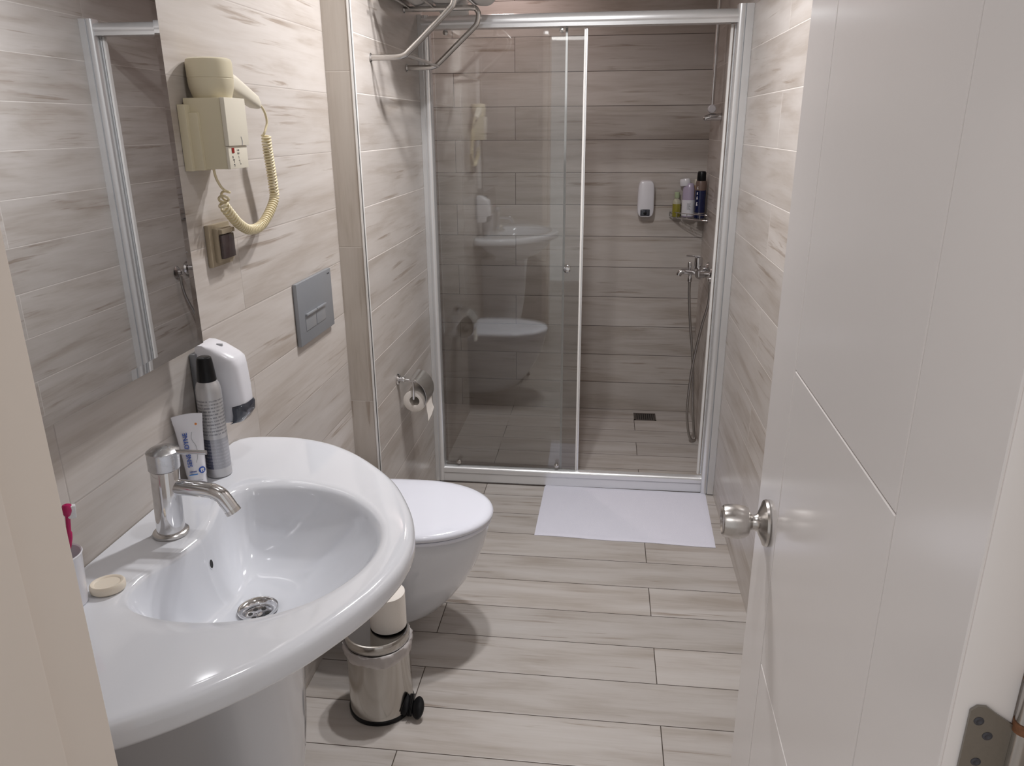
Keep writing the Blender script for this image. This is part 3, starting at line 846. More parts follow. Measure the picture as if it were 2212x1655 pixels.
for k_ in range(turns * per + 1):
    q = k_ / (turns * per)
    s_ = tot * q
    while ii < len(cum) - 2 and cum[ii + 1] < s_: ii += 1
    t_ = (s_ - cum[ii]) / max(1e-9, cum[ii + 1] - cum[ii])
    c = path[ii].lerp(path[ii + 1], t_)
    tg = (path[min(ii + 3, len(path) - 1)] - path[max(ii - 3, 0)]).normalized()
    n1 = (nrmv - tg * nrmv.dot(tg)).normalized(); n2 = tg.cross(n1)
    ph = 2 * pi * turns * density(q)
    rad = 0.0086
    cp.append(c + n1 * cos(ph) * rad + n2 * sin(ph) * rad)
p = MB(); p.tube(list(lead_a) + cp[4:-4] + list(lead_b), 0.0025, n=8)
p.build('coiled_cord', M['cord'], hd, angle=80)

# ------------------------------------------------------------------ flap socket
sk = thing('wall_socket', 'bronze beige wall socket with dark flap below the hair dryer', 'socket', (0.0, 1.478, 1.255))
p = MB(); p.box((0.0, 1.434, 1.214), (0.010, 1.522, 1.298), 0.003)
p.build('socket_plate', M['socket'], sk)
p = MB(); p.box((0.008, 1.448, 1.222), (0.020, 1.510, 1.290), 0.003)
p.build('socket_frame', M['socket'], sk)
p = MB(); p.box((0.018, 1.453, 1.229), (0.026, 1.505, 1.277), 0.002)
p.build('flap', M['socket_dark'], sk)
p = MB(); p.box((0.018, 1.452, 1.2785), (0.0285, 1.506, 1.288), 0.002)
p.build('flap_hinge', M['socket'], sk)

# ------------------------------------------------------------------ flush plate
fp = thing('flush_plate', 'grey rectangular dual flush plate on the wall above the toilet', 'flush plate', (0.0, 1.952, 1.016))
FA, FB, FC, FD = 1.828, 2.080, 0.938, 1.102
p = MB(); p.box((0.001, FA, FC), (0.012, FB, FD), 0.002)
p.build('plate', M['plate_grey'], fp)
p = MB(); p.box((0.0115, 1.868, 0.971), (0.0135, 1.940, 1.016), 0.001)
p.box((0.0125, 1.868, 1.012), (0.019, 1.940, 1.017), 0.0012)
p.build('button', M['btn_grey'], fp)
p = MB(); p.box((0.0115, 1.944, 0.971), (0.0135, 2.012, 1.016), 0.001)
p.box((0.0125, 1.944, 1.012), (0.019, 2.012, 1.017), 0.0012)
p.build('button', M['btn_grey'], fp)
p = MB()
for i, (dy, hgt) in enumerate([(0.0, 0.004), (0.0035, 0.003), (0.007, 0.004), (0.0105, 0.003), (0.014, 0.0035)]):
    p.box((0.0119, 2.050 + dy, FD - 0.0135), (0.0123, 2.0525 + dy, FD - 0.0135 + hgt))
p.build('maker_mark', M['dark_ink'], fp, smooth=False)

# ------------------------------------------------------------------ wall hung toilet
to = thing('toilet', 'white wall hung toilet with closed lid behind the washbasin', 'toilet', (0.0, 1.95, 0.0))
TY = 1.948
def dshape(x0, x1, hw, z, n=64, sq=2.35, dy=0.0):
    """D outline: straight back at x0, rounded nose at x1"""
    pts = []
    L_ = x1 - x0
    xm = x0 + L_ * 0.46
    for i in range(n):
        a = 2 * pi * i / n
        c, s = cos(a), sin(a)
        y = hw * (1 if s > 0 else -1) * abs(s) ** (2 / sq)
        if c >= 0: x = xm + (x1 - xm) * abs(c) ** (2 / 2.05); y = hw * s
        else: x = xm - (xm - x0) * abs(c) ** (2 / 5.0); y = hw * (1 if s > 0 else -1) * abs(s) ** (2 / 5.0)
        pts.append((x, TY + y + dy, z))
    return pts
R_ = []
for x0, x1, hw, zz in [(0.001, 0.175, 0.075, 0.062), (0.001, 0.235, 0.100, 0.066), (0.001, 0.285, 0.117, 0.082), (0.001, 0.330, 0.130, 0.110), (0.001, 0.368, 0.140, 0.150), (0.001, 0.405, 0.150, 0.200), (0.001, 0.435, 0.159, 0.255), (0.001, 0.458, 0.166, 0.310), (0.001, 0.472, 0.171, 0.360), (0.001, 0.475, 0.172, 0.385), (0.001, 0.472, 0.170, 0.391)]:
    R_.append(dshape(x0, x1, hw, zz))
p = MB(); p.rings(R_)
p.build('toilet_bowl', M['porcelain'], to, angle=60)
p = MB(); p.rings([dshape(0.055, 0.476, 0.173, 0.3925), dshape(0.052, 0.482, 0.178, 0.395), dshape(0.052, 0.484, 0.180, 0.402), dshape(0.054, 0.481, 0.178, 0.4065)])
p.build('seat_ring', M['seat'], to, angle=50)
p = MB(); p.rings([dshape(0.052, 0.482, 0.178, 0.4085), dshape(0.050, 0.487, 0.182, 0.411), dshape(0.050, 0.488, 0.183, 0.419), dshape(0.053, 0.484, 0.179, 0.4255), dshape(0.060, 0.475, 0.171, 0.4300), dshape(0.075, 0.455, 0.155, 0.4325), dshape(0.10, 0.40, 0.12, 0.4340), dshape(0.17, 0.30, 0.05, 0.4345)])
p.build('lid', M['seat'], to, angle=60)
for dy in (-0.075, 0.075):
    p = MB(); p.box((0.015, TY + dy - 0.02, 0.390), (0.056, TY + dy + 0.02, 0.424), 0.008)
    p.build('lid_hinge', M['seat'], to)

# ------------------------------------------------------------------ pedal bin, liner, roll on top
BX, BY = 0.226, 1.626
bn = thing('pedal_bin', 'small stainless steel pedal bin with liner between washbasin and toilet', 'bin', (BX, BY, 0.0))
TB = Matrix.Translation((BX, BY, 0))
p = MB(); p.lathe([(0.083, 0.0), (0.0870, 0.002), (0.0870, 0.011), (0.0845, 0.013)], T=TB, n=64)
p.build('base_ring', M['black'], bn)
p = MB(); p.lathe([(0.0845, 0.010), (0.0835, 0.012), (0.0830, 0.205), (0.0815, 0.212)], T=TB, n=64)
p.build('bin_body', M['worn_steel'], bn)
p = MB(); p.lathe([(0.0800, 0.216), (0.0835, 0.217), (0.0840, 0.222), (0.0835, 0.238), (0.0815, 0.2415), (0.078, 0.2425), (0.074, 0.2405), (0.001, 0.2405)], T=TB, n=64)
p.build('bin_lid', M['worn_steel'], bn)
# crinkled liner folded over the rim
p = MB(); R_ = []
nn = 90
ph1 = [random.uniform(0, 6.28) for _ in range(6)]
def crink(a, k): return 0.0018 * sin(9 * a + ph1[k % 6]) + 0.0012 * sin(23 * a + ph1[(k + 2) % 6]) + 0.0008 * sin(41 * a + k)
for k_, (r, zz) in enumerate([(0.0835, 0.2150), (0.0885, 0.2165), (0.0905, 0.211), (0.0900, 0.200), (0.0885, 0.189), (0.0868, 0.182)]):
    R_.append([((r + crink(a, k_) * (0.4 if k_ < 1 else 1)) * cos(a), (r + crink(a, k_) * (0.4 if k_ < 1 else 1)) * sin(a), zz + (0.004 * sin(3 * a + 1.2) + 0.003 * sin(7 * a) if k_ > 2 else 0)) for a in [2 * pi * i / nn for i in range(nn)]])
p.rings(R_, cap0=False, cap1=False, T=TB)
p.build('bin_liner', M['bag'], bn, angle=80)
# pedal: black arm and ribbed rounded tread
pd = Vector((0.93, -0.36, 0)).normalized(); ps = Vector((0.36, 0.93, 0)).normalized()
pc = Vector((BX, BY, 0))
p = MB()
p.tube([pc + pd * 0.070 + Vector((0, 0, 0.010)), pc + pd * 0.085 + Vector((0, 0, 0.012)), pc + pd * 0.100 + Vector((0, 0, 0.018))], 0.010, n=14, flat=0.8)
arm = p.build('pedal_arm', M['black'], bn)
p = MB()
rl_ax = Vector((0.86, -0.10, 0)).normalized()
for side, hz in ((-1, 0.000), (1, -0.002)):
    c = pc + Vector((0.092 + side * 0.0185, -0.040 - side * 0.004, 0.036 + hz))
    Tp = frame_T(c, rl_ax, Vector((0.20, 0.55, 0.80)))
    p.lathe([(0.001, -0.0125), (0.009, -0.011), (0.0145, -0.006), (0.0165, 0.0), (0.0150, 0.005), (0.010, 0.0085), (0.001, 0.0095)], T=Tp, n=28, sx=1.0, sy=1.75)
p.build('pedal_tread', M['black'], bn)
for u in (-0.0042, 0.0, 0.0042):
    p = MB()
    Tp = frame_T(pc + Vector((0.092 + u, -0.040, 0.036)), rl_ax, Vector((0.20, 0.55, 0.80)))
    p.box((-0.0008, -0.026, -0.006), (0.0008, 0.030, 0.010), 0.0005, T=Tp)
    p.build('pedal_rib', M['black'], bn)
rl = thing('toilet_paper_roll', 'spare white toilet roll standing on the lid of the pedal bin', 'toilet paper', (0.253, 1.642, 0.2427))
TR = Matrix.Translation((0.253, 1.642, 0.2429))
p = MB(); p.lathe([(0.0200, 0.0), (0.0450, 0.0), (0.0470, 0.0015), (0.0472, 0.050), (0.0470, 0.0985), (0.0450, 0.100), (0.0200, 0.100), (0.0200, 0.0)], T=TR, n=64, cap0=False, cap1=False)
p.build('paper', M['paper'], rl, angle=50)
p = MB(); p.lathe([(0.0196, 0.001), (0.0196, 0.0975), (0.0188, 0.0975), (0.0188, 0.001), (0.0196, 0.001)], T=TR, n=40, cap0=False, cap1=False)
p.build('core', M['card'], rl)

# ------------------------------------------------------------------ paper holder on the pilaster wall
HYc = 2.51
th_ = thing('paper_holder', 'chrome toilet paper holder with curved cover on the pilaster wall', 'paper holder', (XP, HYc, 0.64))
p = MB()
Tm = frame_T((XP, HYc - 0.05, 0.645), (0, 1, 0), (0, 0, 1))
p.lathe([(0.020, 0.0), (0.021, 0.003), (0.018, 0.008), (0.009, 0.011), (0.009, 0.020)], T=Tm, n=32)
p.ico((XP + 0.020, HYc - 0.05, 0.645), 0.011)
p.build('wall_mount', M['chrome'], th_)
p = MB()
p.tube(spline([(XP + 0.018, HYc - 0.05, 0.645), (XP + 0.045, HYc - 0.052, 0.642), (XP + 0.066, HYc - 0.052, 0.640)], 5), 0.0055)
p.tube([(XP + 0.055, HYc - 0.054, 0.642), (XP + 0.058, HYc - 0.056, 0.610), (XP + 0.056, HYc - 0.056, 0.575)], 0.0042)
p.tube([(XP + 0.056, HYc - 0.056, 0.577), (XP + 0.056, HYc + 0.060, 0.577)], 0.0042)
p.build('roll_arm', M['chrome'], th_)
p = MB(); R_ = []
for i in range(17):
    a = 1.50 - (1.50 + 0.55) * i / 16
    r = 0.066
    c = Vector((XP + 0.040, 0, 0.583))
    q = c + Vector((cos(a) * r * 0.95, 0, sin(a) * r))
    q2 = c + Vector((cos(a) * (r - 0.0015) * 0.95, 0, sin(a) * (r - 0.0015)))
    R_.append([(q.x, HYc - 0.060, q.z), (q.x, HYc + 0.064, q.z), (q2.x, HYc + 0.064, q2.z), (q2.x, HYc - 0.060, q2.z)])
p.rings(R_)
p.build('cover_flap', M['steel'], th_, angle=30)
pr_ = thing('hanging_toilet_roll', 'half used toilet roll hanging in chrome holder on the pilaster wall', 'toilet paper', (XP + 0.056, HYc, 0.54))
RC = Vector((XP + 0.056, HYc - 0.048, 0.5645))
Trr = frame_T(RC, (1, 0, 0), (0, 0, -1))       # local z -> +y
p = MB(); p.lathe([(0.0180, 0.0), (0.0390, 0.0), (0.0400, 0.001), (0.0400, 0.099), (0.0390, 0.100), (0.0180, 0.100), (0.0180, 0.0)], T=Trr, n=56, cap0=False, cap1=False)
p.build('paper', M['paper'], pr_, angle=50)
p = MB(); R_ = []
for i, (dx, dz) in enumerate([(0.0385, 0.0), (0.0405, -0.018), (0.0420, -0.036), (0.0450, -0.050), (0.0470, -0.066)]):
    wv0 = 0.0 + 0.003 * sin(i); 
    R_.append([(RC.x + dx, RC.y + 0.006 + wv0, RC.z + dz - 0.008 * (i == 4)), (RC.x + dx + 0.002 * sin(i * 2), RC.y + 0.05, RC.z + dz), (RC.x + dx, RC.y + 0.096 - wv0, RC.z + dz + 0.010 * (i == 4)),
               (RC.x + dx - 0.0006, RC.y + 0.096 - wv0, RC.z + dz + 0.010 * (i == 4)), (RC.x + dx - 0.0006, RC.y + 0.05, RC.z + dz), (RC.x + dx - 0.0006, RC.y + 0.006 + wv0, RC.z + dz - 0.008 * (i == 4))])
p.rings(R_)
p.build('loose_sheet', M['paper'], pr_, angle=80)

# ------------------------------------------------------------------ bath mat
p = MB(); R_ = []
c4 = [Vector((0.560, 2.990, 0)), Vector((1.240, 2.984, 0)), Vector((1.226, 2.540, 0)), Vector((0.553, 2.560, 0))]
nx, ny = 56, 36
gv = []
for top in (1, 0):
    G = []
    for j in range(ny + 1):
        row_ = []
        for i in range(nx + 1):
            a = c4[0].lerp(c4[1], i / nx); b = c4[3].lerp(c4[2], i / nx)
            q = a.lerp(b, j / ny)
            e_ = min(i, nx - i, (j), ny - j)
            h = (0.0045 + 0.0010 * sin(i * 0.35 + 1) * sin(j * 0.31)) if e_ > 0 else 0.0026
            if e_ == 1: h = 0.0055
            q.y += 0.002 * sin(i * 0.22) * (j / ny)
            row_.append(p.bm.verts.new((q.x, q.y, h if top else 0.0006)))
        G.append(row_)
    gv.append(G)
for k_, G in enumerate(gv):
    for j in range(ny):
        for i in range(nx):
            f = (G[j][i], G[j][i + 1], G[j + 1][i + 1], G[j + 1][i])
            p.bm.faces.new(f if k_ == 0 else f[::-1])
T_, B_ = gv
bord = [(0, i) for i in range(nx + 1)] + [(j, nx) for j in range(1, ny + 1)] + [(ny, i) for i in range(nx - 1, -1, -1)] + [(j, 0) for j in range(ny - 1, 0, -1)]
for (a, b), (c, d) in zip(bord, bord[1:] + bord[:1]):
    p.bm.faces.new((T_[a][b], T_[c][d], B_[c][d], B_[a][b]))
tag(p.build('bath_mat', M['mat'], angle=60), 'white cloth bath mat on the floor in front of shower opening', 'bath mat')

# ------------------------------------------------------------------ towel rack with towels
tr = thing('towel_rack', 'steel towel rack with bent arms high on the pilaster wall', 'towel rack', (XP, 2.58, 1.67))
for ay in (2.369, 2.796):
    p = MB()
    pts = [(XP + 0.002, ay, 1.674), (XP + 0.050, ay, 1.674), (XP + 0.085, ay, 1.675), (XP + 0.104, ay, 1.680), (XP + 0.118, ay, 1.690), (XP + 0.180, ay, 1.744), (XP + 0.238, ay, 1.795), (XP + 0.252, ay, 1.812), (XP + 0.257, ay, 1.835), (XP + 0.252, ay, 1.850), (XP + 0.235, ay, 1.858), (XP + 0.15, ay, 1.858), (XP + 0.002, ay, 1.858)]
    p.tube(spline(pts, 6), 0.0088, n=18)
    p.build('bracket_arm', M['steel'], tr, angle=60)
    for zz in (1.674, 1.858):
        p = MB(); p.lathe([(0.012, 0.0), (0.013, 0.002), (0.0095, 0.005)], T=frame_T((XP, ay, zz), (0, 1, 0), (0, 0, 1)), n=28)
        p.build('wall_rose', M['chrome'], tr)
p = MB(); p.tube([(XP + 0.112, 2.369, 1.678), (XP + 0.112, 2.796, 1.678)], 0.0048)
p.build('hanging_bar', M['steel'], tr)
for xx in (0.015, 0.100, 0.245):
    p = MB(); p.tube([(XP + xx, 2.335, 1.866), (XP + xx, 2.806, 1.866)], 0.0045)
    p.build('shelf_bar', M['steel'], tr)
def towel(name, label, cx_, cy_, wx, wy, z0, hz, ang=0.0, sag=0.0):
    p = MB(); R_ = []
    nseg = 40
    Tt = Matrix.Translation((cx_, cy_, 0)) @ Matrix.Rotation(ang, 4, 'Z')
    for k_ in range(19):
        v_ = -1 + 2 * k_ / 18
        end = (1 - abs(v_) ** 6) ** (1 / 3) if abs(v_) < 1 else 0.12
        end = max(end, 0.25)
        r = []
        for i in range(nseg):
            a = 2 * pi * i / nseg
            ex = (1 if cos(a) > 0 else -1) * abs(cos(a)) ** 0.45
            ez = (1 if sin(a) > 0 else -1) * abs(sin(a)) ** 0.45
            lay = 0.0025 * sin(ez * 9.0) * abs(ex)
            r.append((ex * wx * (0.985 + 0.015 * sin(k_ * 1.7)) + lay, v_ * wy, z0 + hz * (0.5 + 0.5 * ez * end) + 0.002 * sin(k_ * 0.9 + i * 0.3) * (ez > 0) - sag * abs(v_) ** 3 * (ez < 0)))
        R_.append(r)
    p.rings(R_, T=Tt)
    return tag(p.build(name, M['towel'], angle=60), label, 'towel', None)
towel('folded_towel', 'white folded towel lying between two rolled towels on the rack', 0.232, 2.675, 0.050, 0.285, 1.8765, 0.040, 0.02, 0.036)
def rolled(label, cx_, cz, r, y0_, y1_):
    p = MB(); R_ = []
    n = 64
    for k_ in range(15):
        v_ = k_ / 14
        y_ = y0_ + (y1_ - y0_) * v_
        e_ = min(v_, 1 - v_) * 14
        rr = r * (0.86 if e_ < 0.5 else (0.96 if e_ < 1.5 else 1.0))
        R_.append([(cx_ + (rr + 0.0016 * sin(2 * a + k_) + (0.004 if 0 < (a - 1.2) < 0.25 else 0)) * cos(a), y_ + 0.003 * sin(3 * a) * (e_ < 0.5), cz + (rr * 0.94 + 0.0016 * sin(3 * a + k_ * 0.7)) * sin(a)) for a in [2 * pi * i / n for i in range(n)]])
    # spiral end caps: step inwards
    for y_, sg, first in ((y0_, 1, True), (y1_, -1, False)):
        caps = [[(cx_ + r * f_ * cos(2 * pi * i / n), y_ + sg * d_, cz + r * 0.94 * f_ * sin(2 * pi * i / n)) for i in range(n)] for f_, d_ in ((0.72, 0.000), (0.66, 0.006), (0.50, 0.001), (0.44, 0.006), (0.28, 0.001), (0.20, 0.007), (0.05, 0.006))]
        R_ = (list(reversed(caps)) + R_) if first else (R_ + caps)
    p.rings(R_)
    return tag(p.build('rolled_towel', M['towel'], angle=70), label, 'towel')
rolled('white rolled towel on the rack next to the wall', XP + 0.048, 1.912, 0.044, 2.44, 2.92)
rolled('white rolled towel on the outer edge of the towel rack', XP + 0.262, 1.917, 0.050, 2.44, 2.91)
# hand towel hanging between the shelf bars
# ------------------------------------------------------------------ shower enclosure
se = thing('shower_enclosure', 'aluminium framed glass shower enclosure with sliding door standing open', 'shower enclosure', (0.66, YS, 0.0))
FT = 1.875
def extrude_z(sec, z0, z1, name, mat, parent):
    p = MB(); p.rings([[(x, y, z0) for x, y in sec], [(x, y, z1) for x, y in sec]])
    return p.build(name, mat, parent, angle=25)
def halfround(x0, x1, y0, depth, n=10):
    """section with a rounded front (towards -y)"""
    pts = [(x1, y0 + 0.034), (x0, y0 + 0.034)]
    xm = (x0 + x1) / 2; hw = (x1 - x0) / 2
    for i in range(n + 1):
        a = pi - pi * i / n
        pts.append((xm + hw * cos(a), y0 - depth * sin(a) ** 0.8))
    return pts
# wall channels and posts
extrude_z([(XP + 0.0005, YS - 0.020), (XP + 0.016, YS - 0.020), (XP + 0.016, YS + 0.045), (XP + 0.0005, YS + 0.045)], 0.004, FT - 0.010, 'wall_channel', M['alu'], se)
extrude_z(halfround(XP + 0.010, XP + 0.040, YS - 0.004, 0.014), 0.004, FT - 0.012, 'post', M['alu'], se)
extrude_z([(W - 0.026, YS - 0.030), (W - 0.0005, YS - 0.030), (W - 0.0005, YS + 0.045), (W - 0.026, YS + 0.045)], 0.004, FT, 'wall_channel', M['alu'], se)
extrude_z(halfround(W - 0.052, W - 0.024, YS - 0.016, 0.012), 0.004, FT, 'post', M['alu'], se)
extrude_z([(W - 0.068, YS + 0.012), (W - 0.060, YS + 0.012), (W - 0.060, YS + 0.030), (W - 0.068, YS + 0.030)], 0.075, FT - 0.06, 'door_stop_strip', M['alu_white'], se)
extrude_z([(W - 0.055, YS + 0.016), (W - 0.050, YS + 0.016), (W - 0.050, YS + 0.034), (W - 0.055, YS + 0.034)], 0.075, FT - 0.06, 'channel_lip', M['alu'], se)
# head rail, rounded front
X0, X1 = XP + 0.012, W - 0.050
def rail(sec, name, mat):
    p = MB(); p.rings([[(X0, y, z) for y, z in sec], [(X1, y, z) for y, z in sec]])
    return p.build(name, mat, se, angle=25)
sec = [(YS + 0.040, FT - 0.058), (YS + 0.040, FT - 0.030)]
for i in range(11):
    a = pi / 2 - pi * i / 10 * 0.5
    sec.append((YS + 0.012 - 0.034 * cos(a) ** 0.9, FT - 0.036 + 0.025 * sin(a)))
sec += [(YS - 0.022, FT - 0.040), (YS - 0.018, FT - 0.046), (YS - 0.018, FT - 0.058)]
rail(sec, 'head_rail', M['alu'])
sec = [(YS + 0.040, 0.0), (YS + 0.040, 0.058)]
for i in range(9):
    a = pi / 2 - pi * i / 8 * 0.55
    sec.append((YS + 0.008 - 0.024 * cos(a) ** 0.9, 0.060 + 0.014 * sin(a)))
sec += [(YS - 0.016, 0.046), (YS - 0.012, 0.040), (YS - 0.014, 0.004), (YS - 0.012, 0.0)]
rail(sec, 'bottom_rail', M['alu'])
p = MB(); p.box((XP + 0.010, YS - 0.020, 0.0), (W - 0.02, YS - 0.010, 0.0035), 0.001)
p.build('silicone_joint', M['rubber'], se)
# fixed pane (rear) and sliding pane (front)
p = MB(); p.box((XP + 0.030, YS + 0.022, 0.055), (0.624, YS + 0.027, FT - 0.045))
pane = p.build('fixed_pane', M['glass'], se, smooth=False)
p = MB(); p.box((0.6200, YS + 0.019, 0.060), (0.6285, YS + 0.030, FT - 0.060), 0.001)
p.build('pane_edge_strip', M['alu_white'], pane)
p = MB(); p.box((0.135, YS + 0.004, 0.070), (0.692, YS + 0.009, FT - 0.062))
sl = p.build('sliding_pane', M['glass'], se, smooth=False)
p = MB(); p.box((0.688, YS + 0.0015, 0.070), (0.695, YS + 0.0115, FT - 0.064), 0.001)
p.build('magnet_strip', M['alu_white'], sl)
p = MB(); p.box((0.695, YS + 0.001, 0.070), (0.701, YS + 0.012, FT - 0.064), 0.001)
p.build('seal_strip', M['alu'], sl)
p = MB()
Tg = frame_T((0.640, YS + 0.0038, 0.945), (1, 0, 0), (0, 0, 1))   # local z -> -y
p.lathe([(0.0075, 0.0), (0.0080, 0.002), (0.0060, 0.004), (0.0060, 0.010), (0.0125, 0.013), (0.0140, 0.018), (0.0135, 0.025), (0.0100, 0.029), (0.001, 0.0300)], T=Tg, n=32)
Tg2 = frame_T((0.640, YS + 0.0092, 0.945), (-1, 0, 0), (0, 0, 1))
p.lathe([(0.0075, 0.0), (0.0060, 0.0015), (0.0060, 0.0030), (0.0120, 0.0045), (0.0120, 0.010)], T=Tg2, n=24)
p.build('pull_knob', M['chrome'], sl)
for rx in (0.182, 0.608):
    p = MB()
    p.lathe([(0.0085, 0.0), (0.0095, 0.003), (0.0095, 0.008), (0.005, 0.010), (0.005, 0.0125), (0.001, 0.013)], T=frame_T((rx, YS + 0.0035, 0.092), (1, 0, 0), (0, 0, 1)), n=24)
    p.build('roller', M['steel'], sl)
    p = MB()
    p.lathe([(0.0085, 0.0), (0.0095, 0.003), (0.0095, 0.008), (0.005, 0.010), (0.001, 0.0105)], T=frame_T((rx, YS + 0.0035, FT - 0.070), (1, 0, 0), (0, 0, 1)), n=24)
    p.build('roller', M['steel'], sl)

# ------------------------------------------------------------------ shower floor drain
fd = thing('floor_drain', 'small square edged metal floor drain at shower back wall', 'drain', (1.026, 3.864, 0))
p = MB()
a, b, c, d = 0.968, 1.084, 3.812, 3.916
for q in [((a, c, 0.0003), (b, c + 0.008, 0.0022)), ((a, d - 0.008, 0.0003), (b, d, 0.0022)), ((a, c, 0.0003), (a + 0.008, d, 0.0022)), ((b - 0.008, c, 0.0003), (b, d, 0.0022))]:
    p.box(*q)
p.build('drain_frame', M['grille'], fd, smooth=False)
p = MB()
for i in range(9): p.box((a + 0.010 + i * 0.0112, c + 0.010, 0.0003), (a + 0.015 + i * 0.0112, d - 0.010, 0.0016))
p.build('grille', M['grille'], fd, smooth=False)
p = MB(); p.box((a + 0.006, c + 0.006, 0.0002), (b - 0.006, d - 0.006, 0.0007))
p.build('drain_well', M['hole'], fd, smooth=False)

# ------------------------------------------------------------------ dispenser on the shower back wall
def dispenser_back():
    t = thing('soap_dispenser', 'white rounded soap dispenser on the back wall inside the shower', 'soap dispenser', (0.98, YB, 1.045))
    xm, hw = 0.980, 0.042
    z0, z1 = 1.046, 1.222
    p = MB(); R_ = []
    # rounded outline in x,z lofted along -y
    def outline(s, y, dz=0.0):
        r = []
        n = 56
        for i in range(n):
            a = 2 * pi * i / n
            x = xm + hw * s * (1 if cos(a) > 0 else -1) * abs(cos(a)) ** 0.42
            zz = (z0 + z1) / 2 + (z1 - z0) / 2 * (1 - (1 - s) * 0.5) * (1 if sin(a) > 0 else -1) * abs(sin(a)) ** 0.42 + dz
            x = xm + (x - xm) * (1 - 0.07 * (zz - z0) / (z1 - z0))
            r.append((x, y, zz))
        return r
    R_ = [outline(1.0, YB - 0.0005), outline(1.0, YB - 0.045), outline(0.985, YB - 0.055), outline(0.93, YB - 0.061), outline(0.80, YB - 0.064)]
    p.rings(R_)
    p.build('dispenser_cover', M['white_pl'], t, angle=40)
    p = MB(); p.box((xm - 0.026, YB - 0.0665, z0 + 0.006), (xm + 0.022, YB - 0.055, z0 + 0.040), 0.006, 3)
    p.build('level_window', M['dark_window'], t)
    p = MB(); p.lathe([(0.0075, 0), (0.0080, 0.0008), (0.006, 0.0015)], T=frame_T((xm - 0.002, YB - 0.0660, z0 + 0.020), (1, 0, 0), (0, 0, 1)), n=24)
    p.build('push_mark', M['black'], t)
    p = MB(); p.lathe([(0.0018, 0), (0.0018, 0.0006)], T=frame_T((xm, YB - 0.0602, z1 - 0.008), (1, 0, 0), (0, 0, 1)), n=12)
    p.build('lock_hole', M['grey_ink'], t)
dispenser_back()

# ------------------------------------------------------------------ corner shelf and bottles
cs = thing('corner_shelf', 'chrome wire corner shelf in the back right corner of shower', 'shelf', (W, YB, 1.04))
ZS = 1.044
p = MB()
arc = []
for i in range(15):
    t_ = i / 14
    a = Vector((W - 0.168, YB - 0.004, ZS)); b = Vector((W - 0.125, YB - 0.105, ZS)); c = Vector((W - 0.004, YB - 0.185, ZS))
    arc.append(a * (1 - t_) ** 2 + b * 2 * t_ * (1 - t_) + c * t_ ** 2)
p.tube(arc, 0.003)
p.tube([(W - 0.168, YB - 0.004, ZS), (W - 0.004, YB - 0.004, ZS), (W - 0.004, YB - 0.185, ZS)], 0.003)
p.build('shelf_rim', M['chrome'], cs, angle=60)
p = MB()
for i in range(1, 9):
    q = arc[int(i * 14 / 9)]
    p.tube([(q.x, q.y, ZS), (q.x, YB - 0.004, ZS)], 0.0014, n=8)
p.tube([(W - 0.13, YB - 0.006, ZS), (W - 0.13, YB - 0.072, ZS)], 0.0016, n=8)
p.build('shelf_wires', M['chrome'], cs, angle=60)
p = MB(); 
arc2 = [q + Vector((0, 0, 0.026)) for q in arc]
p.tube(arc2, 0.0022, n=8)
for q in arc[::4]: p.tube([q, q + Vector((0, 0, 0.026))], 0.0018, n=8)
p.build('guard_rail', M['chrome'], cs, angle=60)
BZ = ZS + 0.0038
# yellow bottle
o = thing('toiletry_bottle', 'small yellow green bottle with pale green cap on corner shelf', 'bottle', (W - 0.135, YB - 0.030, BZ))
T_ = Matrix.Translation((W - 0.138, YB - 0.030, BZ))
p = MB(); p.lathe([(0.019, 0), (0.0205, 0.003), (0.0205, 0.060), (0.0205, 0.062)], T=T_, n=32)
p.build('bottle_body', M['yellow_liquid'], o)
p = MB(); p.lathe([(0.0204, 0.062), (0.0200, 0.073), (0.013, 0.085), (0.009, 0.088), (0.009, 0.093)], T=T_, n=32)
p.build('bottle_neck', M['clear_top'], o)
p = MB(); p.lathe([(0.0125, 0.091), (0.0130, 0.093), (0.0125, 0.117), (0.010, 0.119), (0.001, 0.1195)], T=T_, n=28)
p.build('cap', M['pale_green'], o)
# lilac bottle with white label and cap
o = thing('toiletry_bottle', 'lilac bottle with white cap and white label on corner shelf', 'bottle', (W - 0.082, YB - 0.050, BZ))
T_ = Matrix.Translation((W - 0.085, YB - 0.046, BZ)) @ Matrix.Rotation(-0.35, 4, 'Z')
p = MB(); p.lathe([(0.027, 0), (0.030, 0.004), (0.030, 0.090), (0.0285, 0.135), (0.024, 0.158), (0.018, 0.163)], T=T_, n=36, sx=1.0, sy=0.62)
p.build('bottle_body', M['lilac'], o)
p = MB(); p.lathe([(0.0306, 0.006), (0.0308, 0.007), (0.0308, 0.082), (0.0306, 0.083)], T=T_, n=36, sx=1.0, sy=0.63, cap0=False, cap1=False)
lb = p.build('label', M['white_pl'], o)
p = MB()
for i in range(7): p.box((0.000, -0.0200, 0.038 + i * 0.0045), (0.018 - (i % 3) * 0.003, -0.0190, 0.0405 + i * 0.0045), T=T_)
p.build('label_print', M['grey_ink'], lb, smooth=False)
p = MB(); p.lathe([(0.024, 0.150), (0.0265, 0.154), (0.0260, 0.176), (0.022, 0.184), (0.001, 0.186)], T=T_ @ Matrix.Rotation(-0.12, 4, 'Y'), n=30, sx=1.0, sy=0.7)
p.build('cap', M['white_pl'], o)
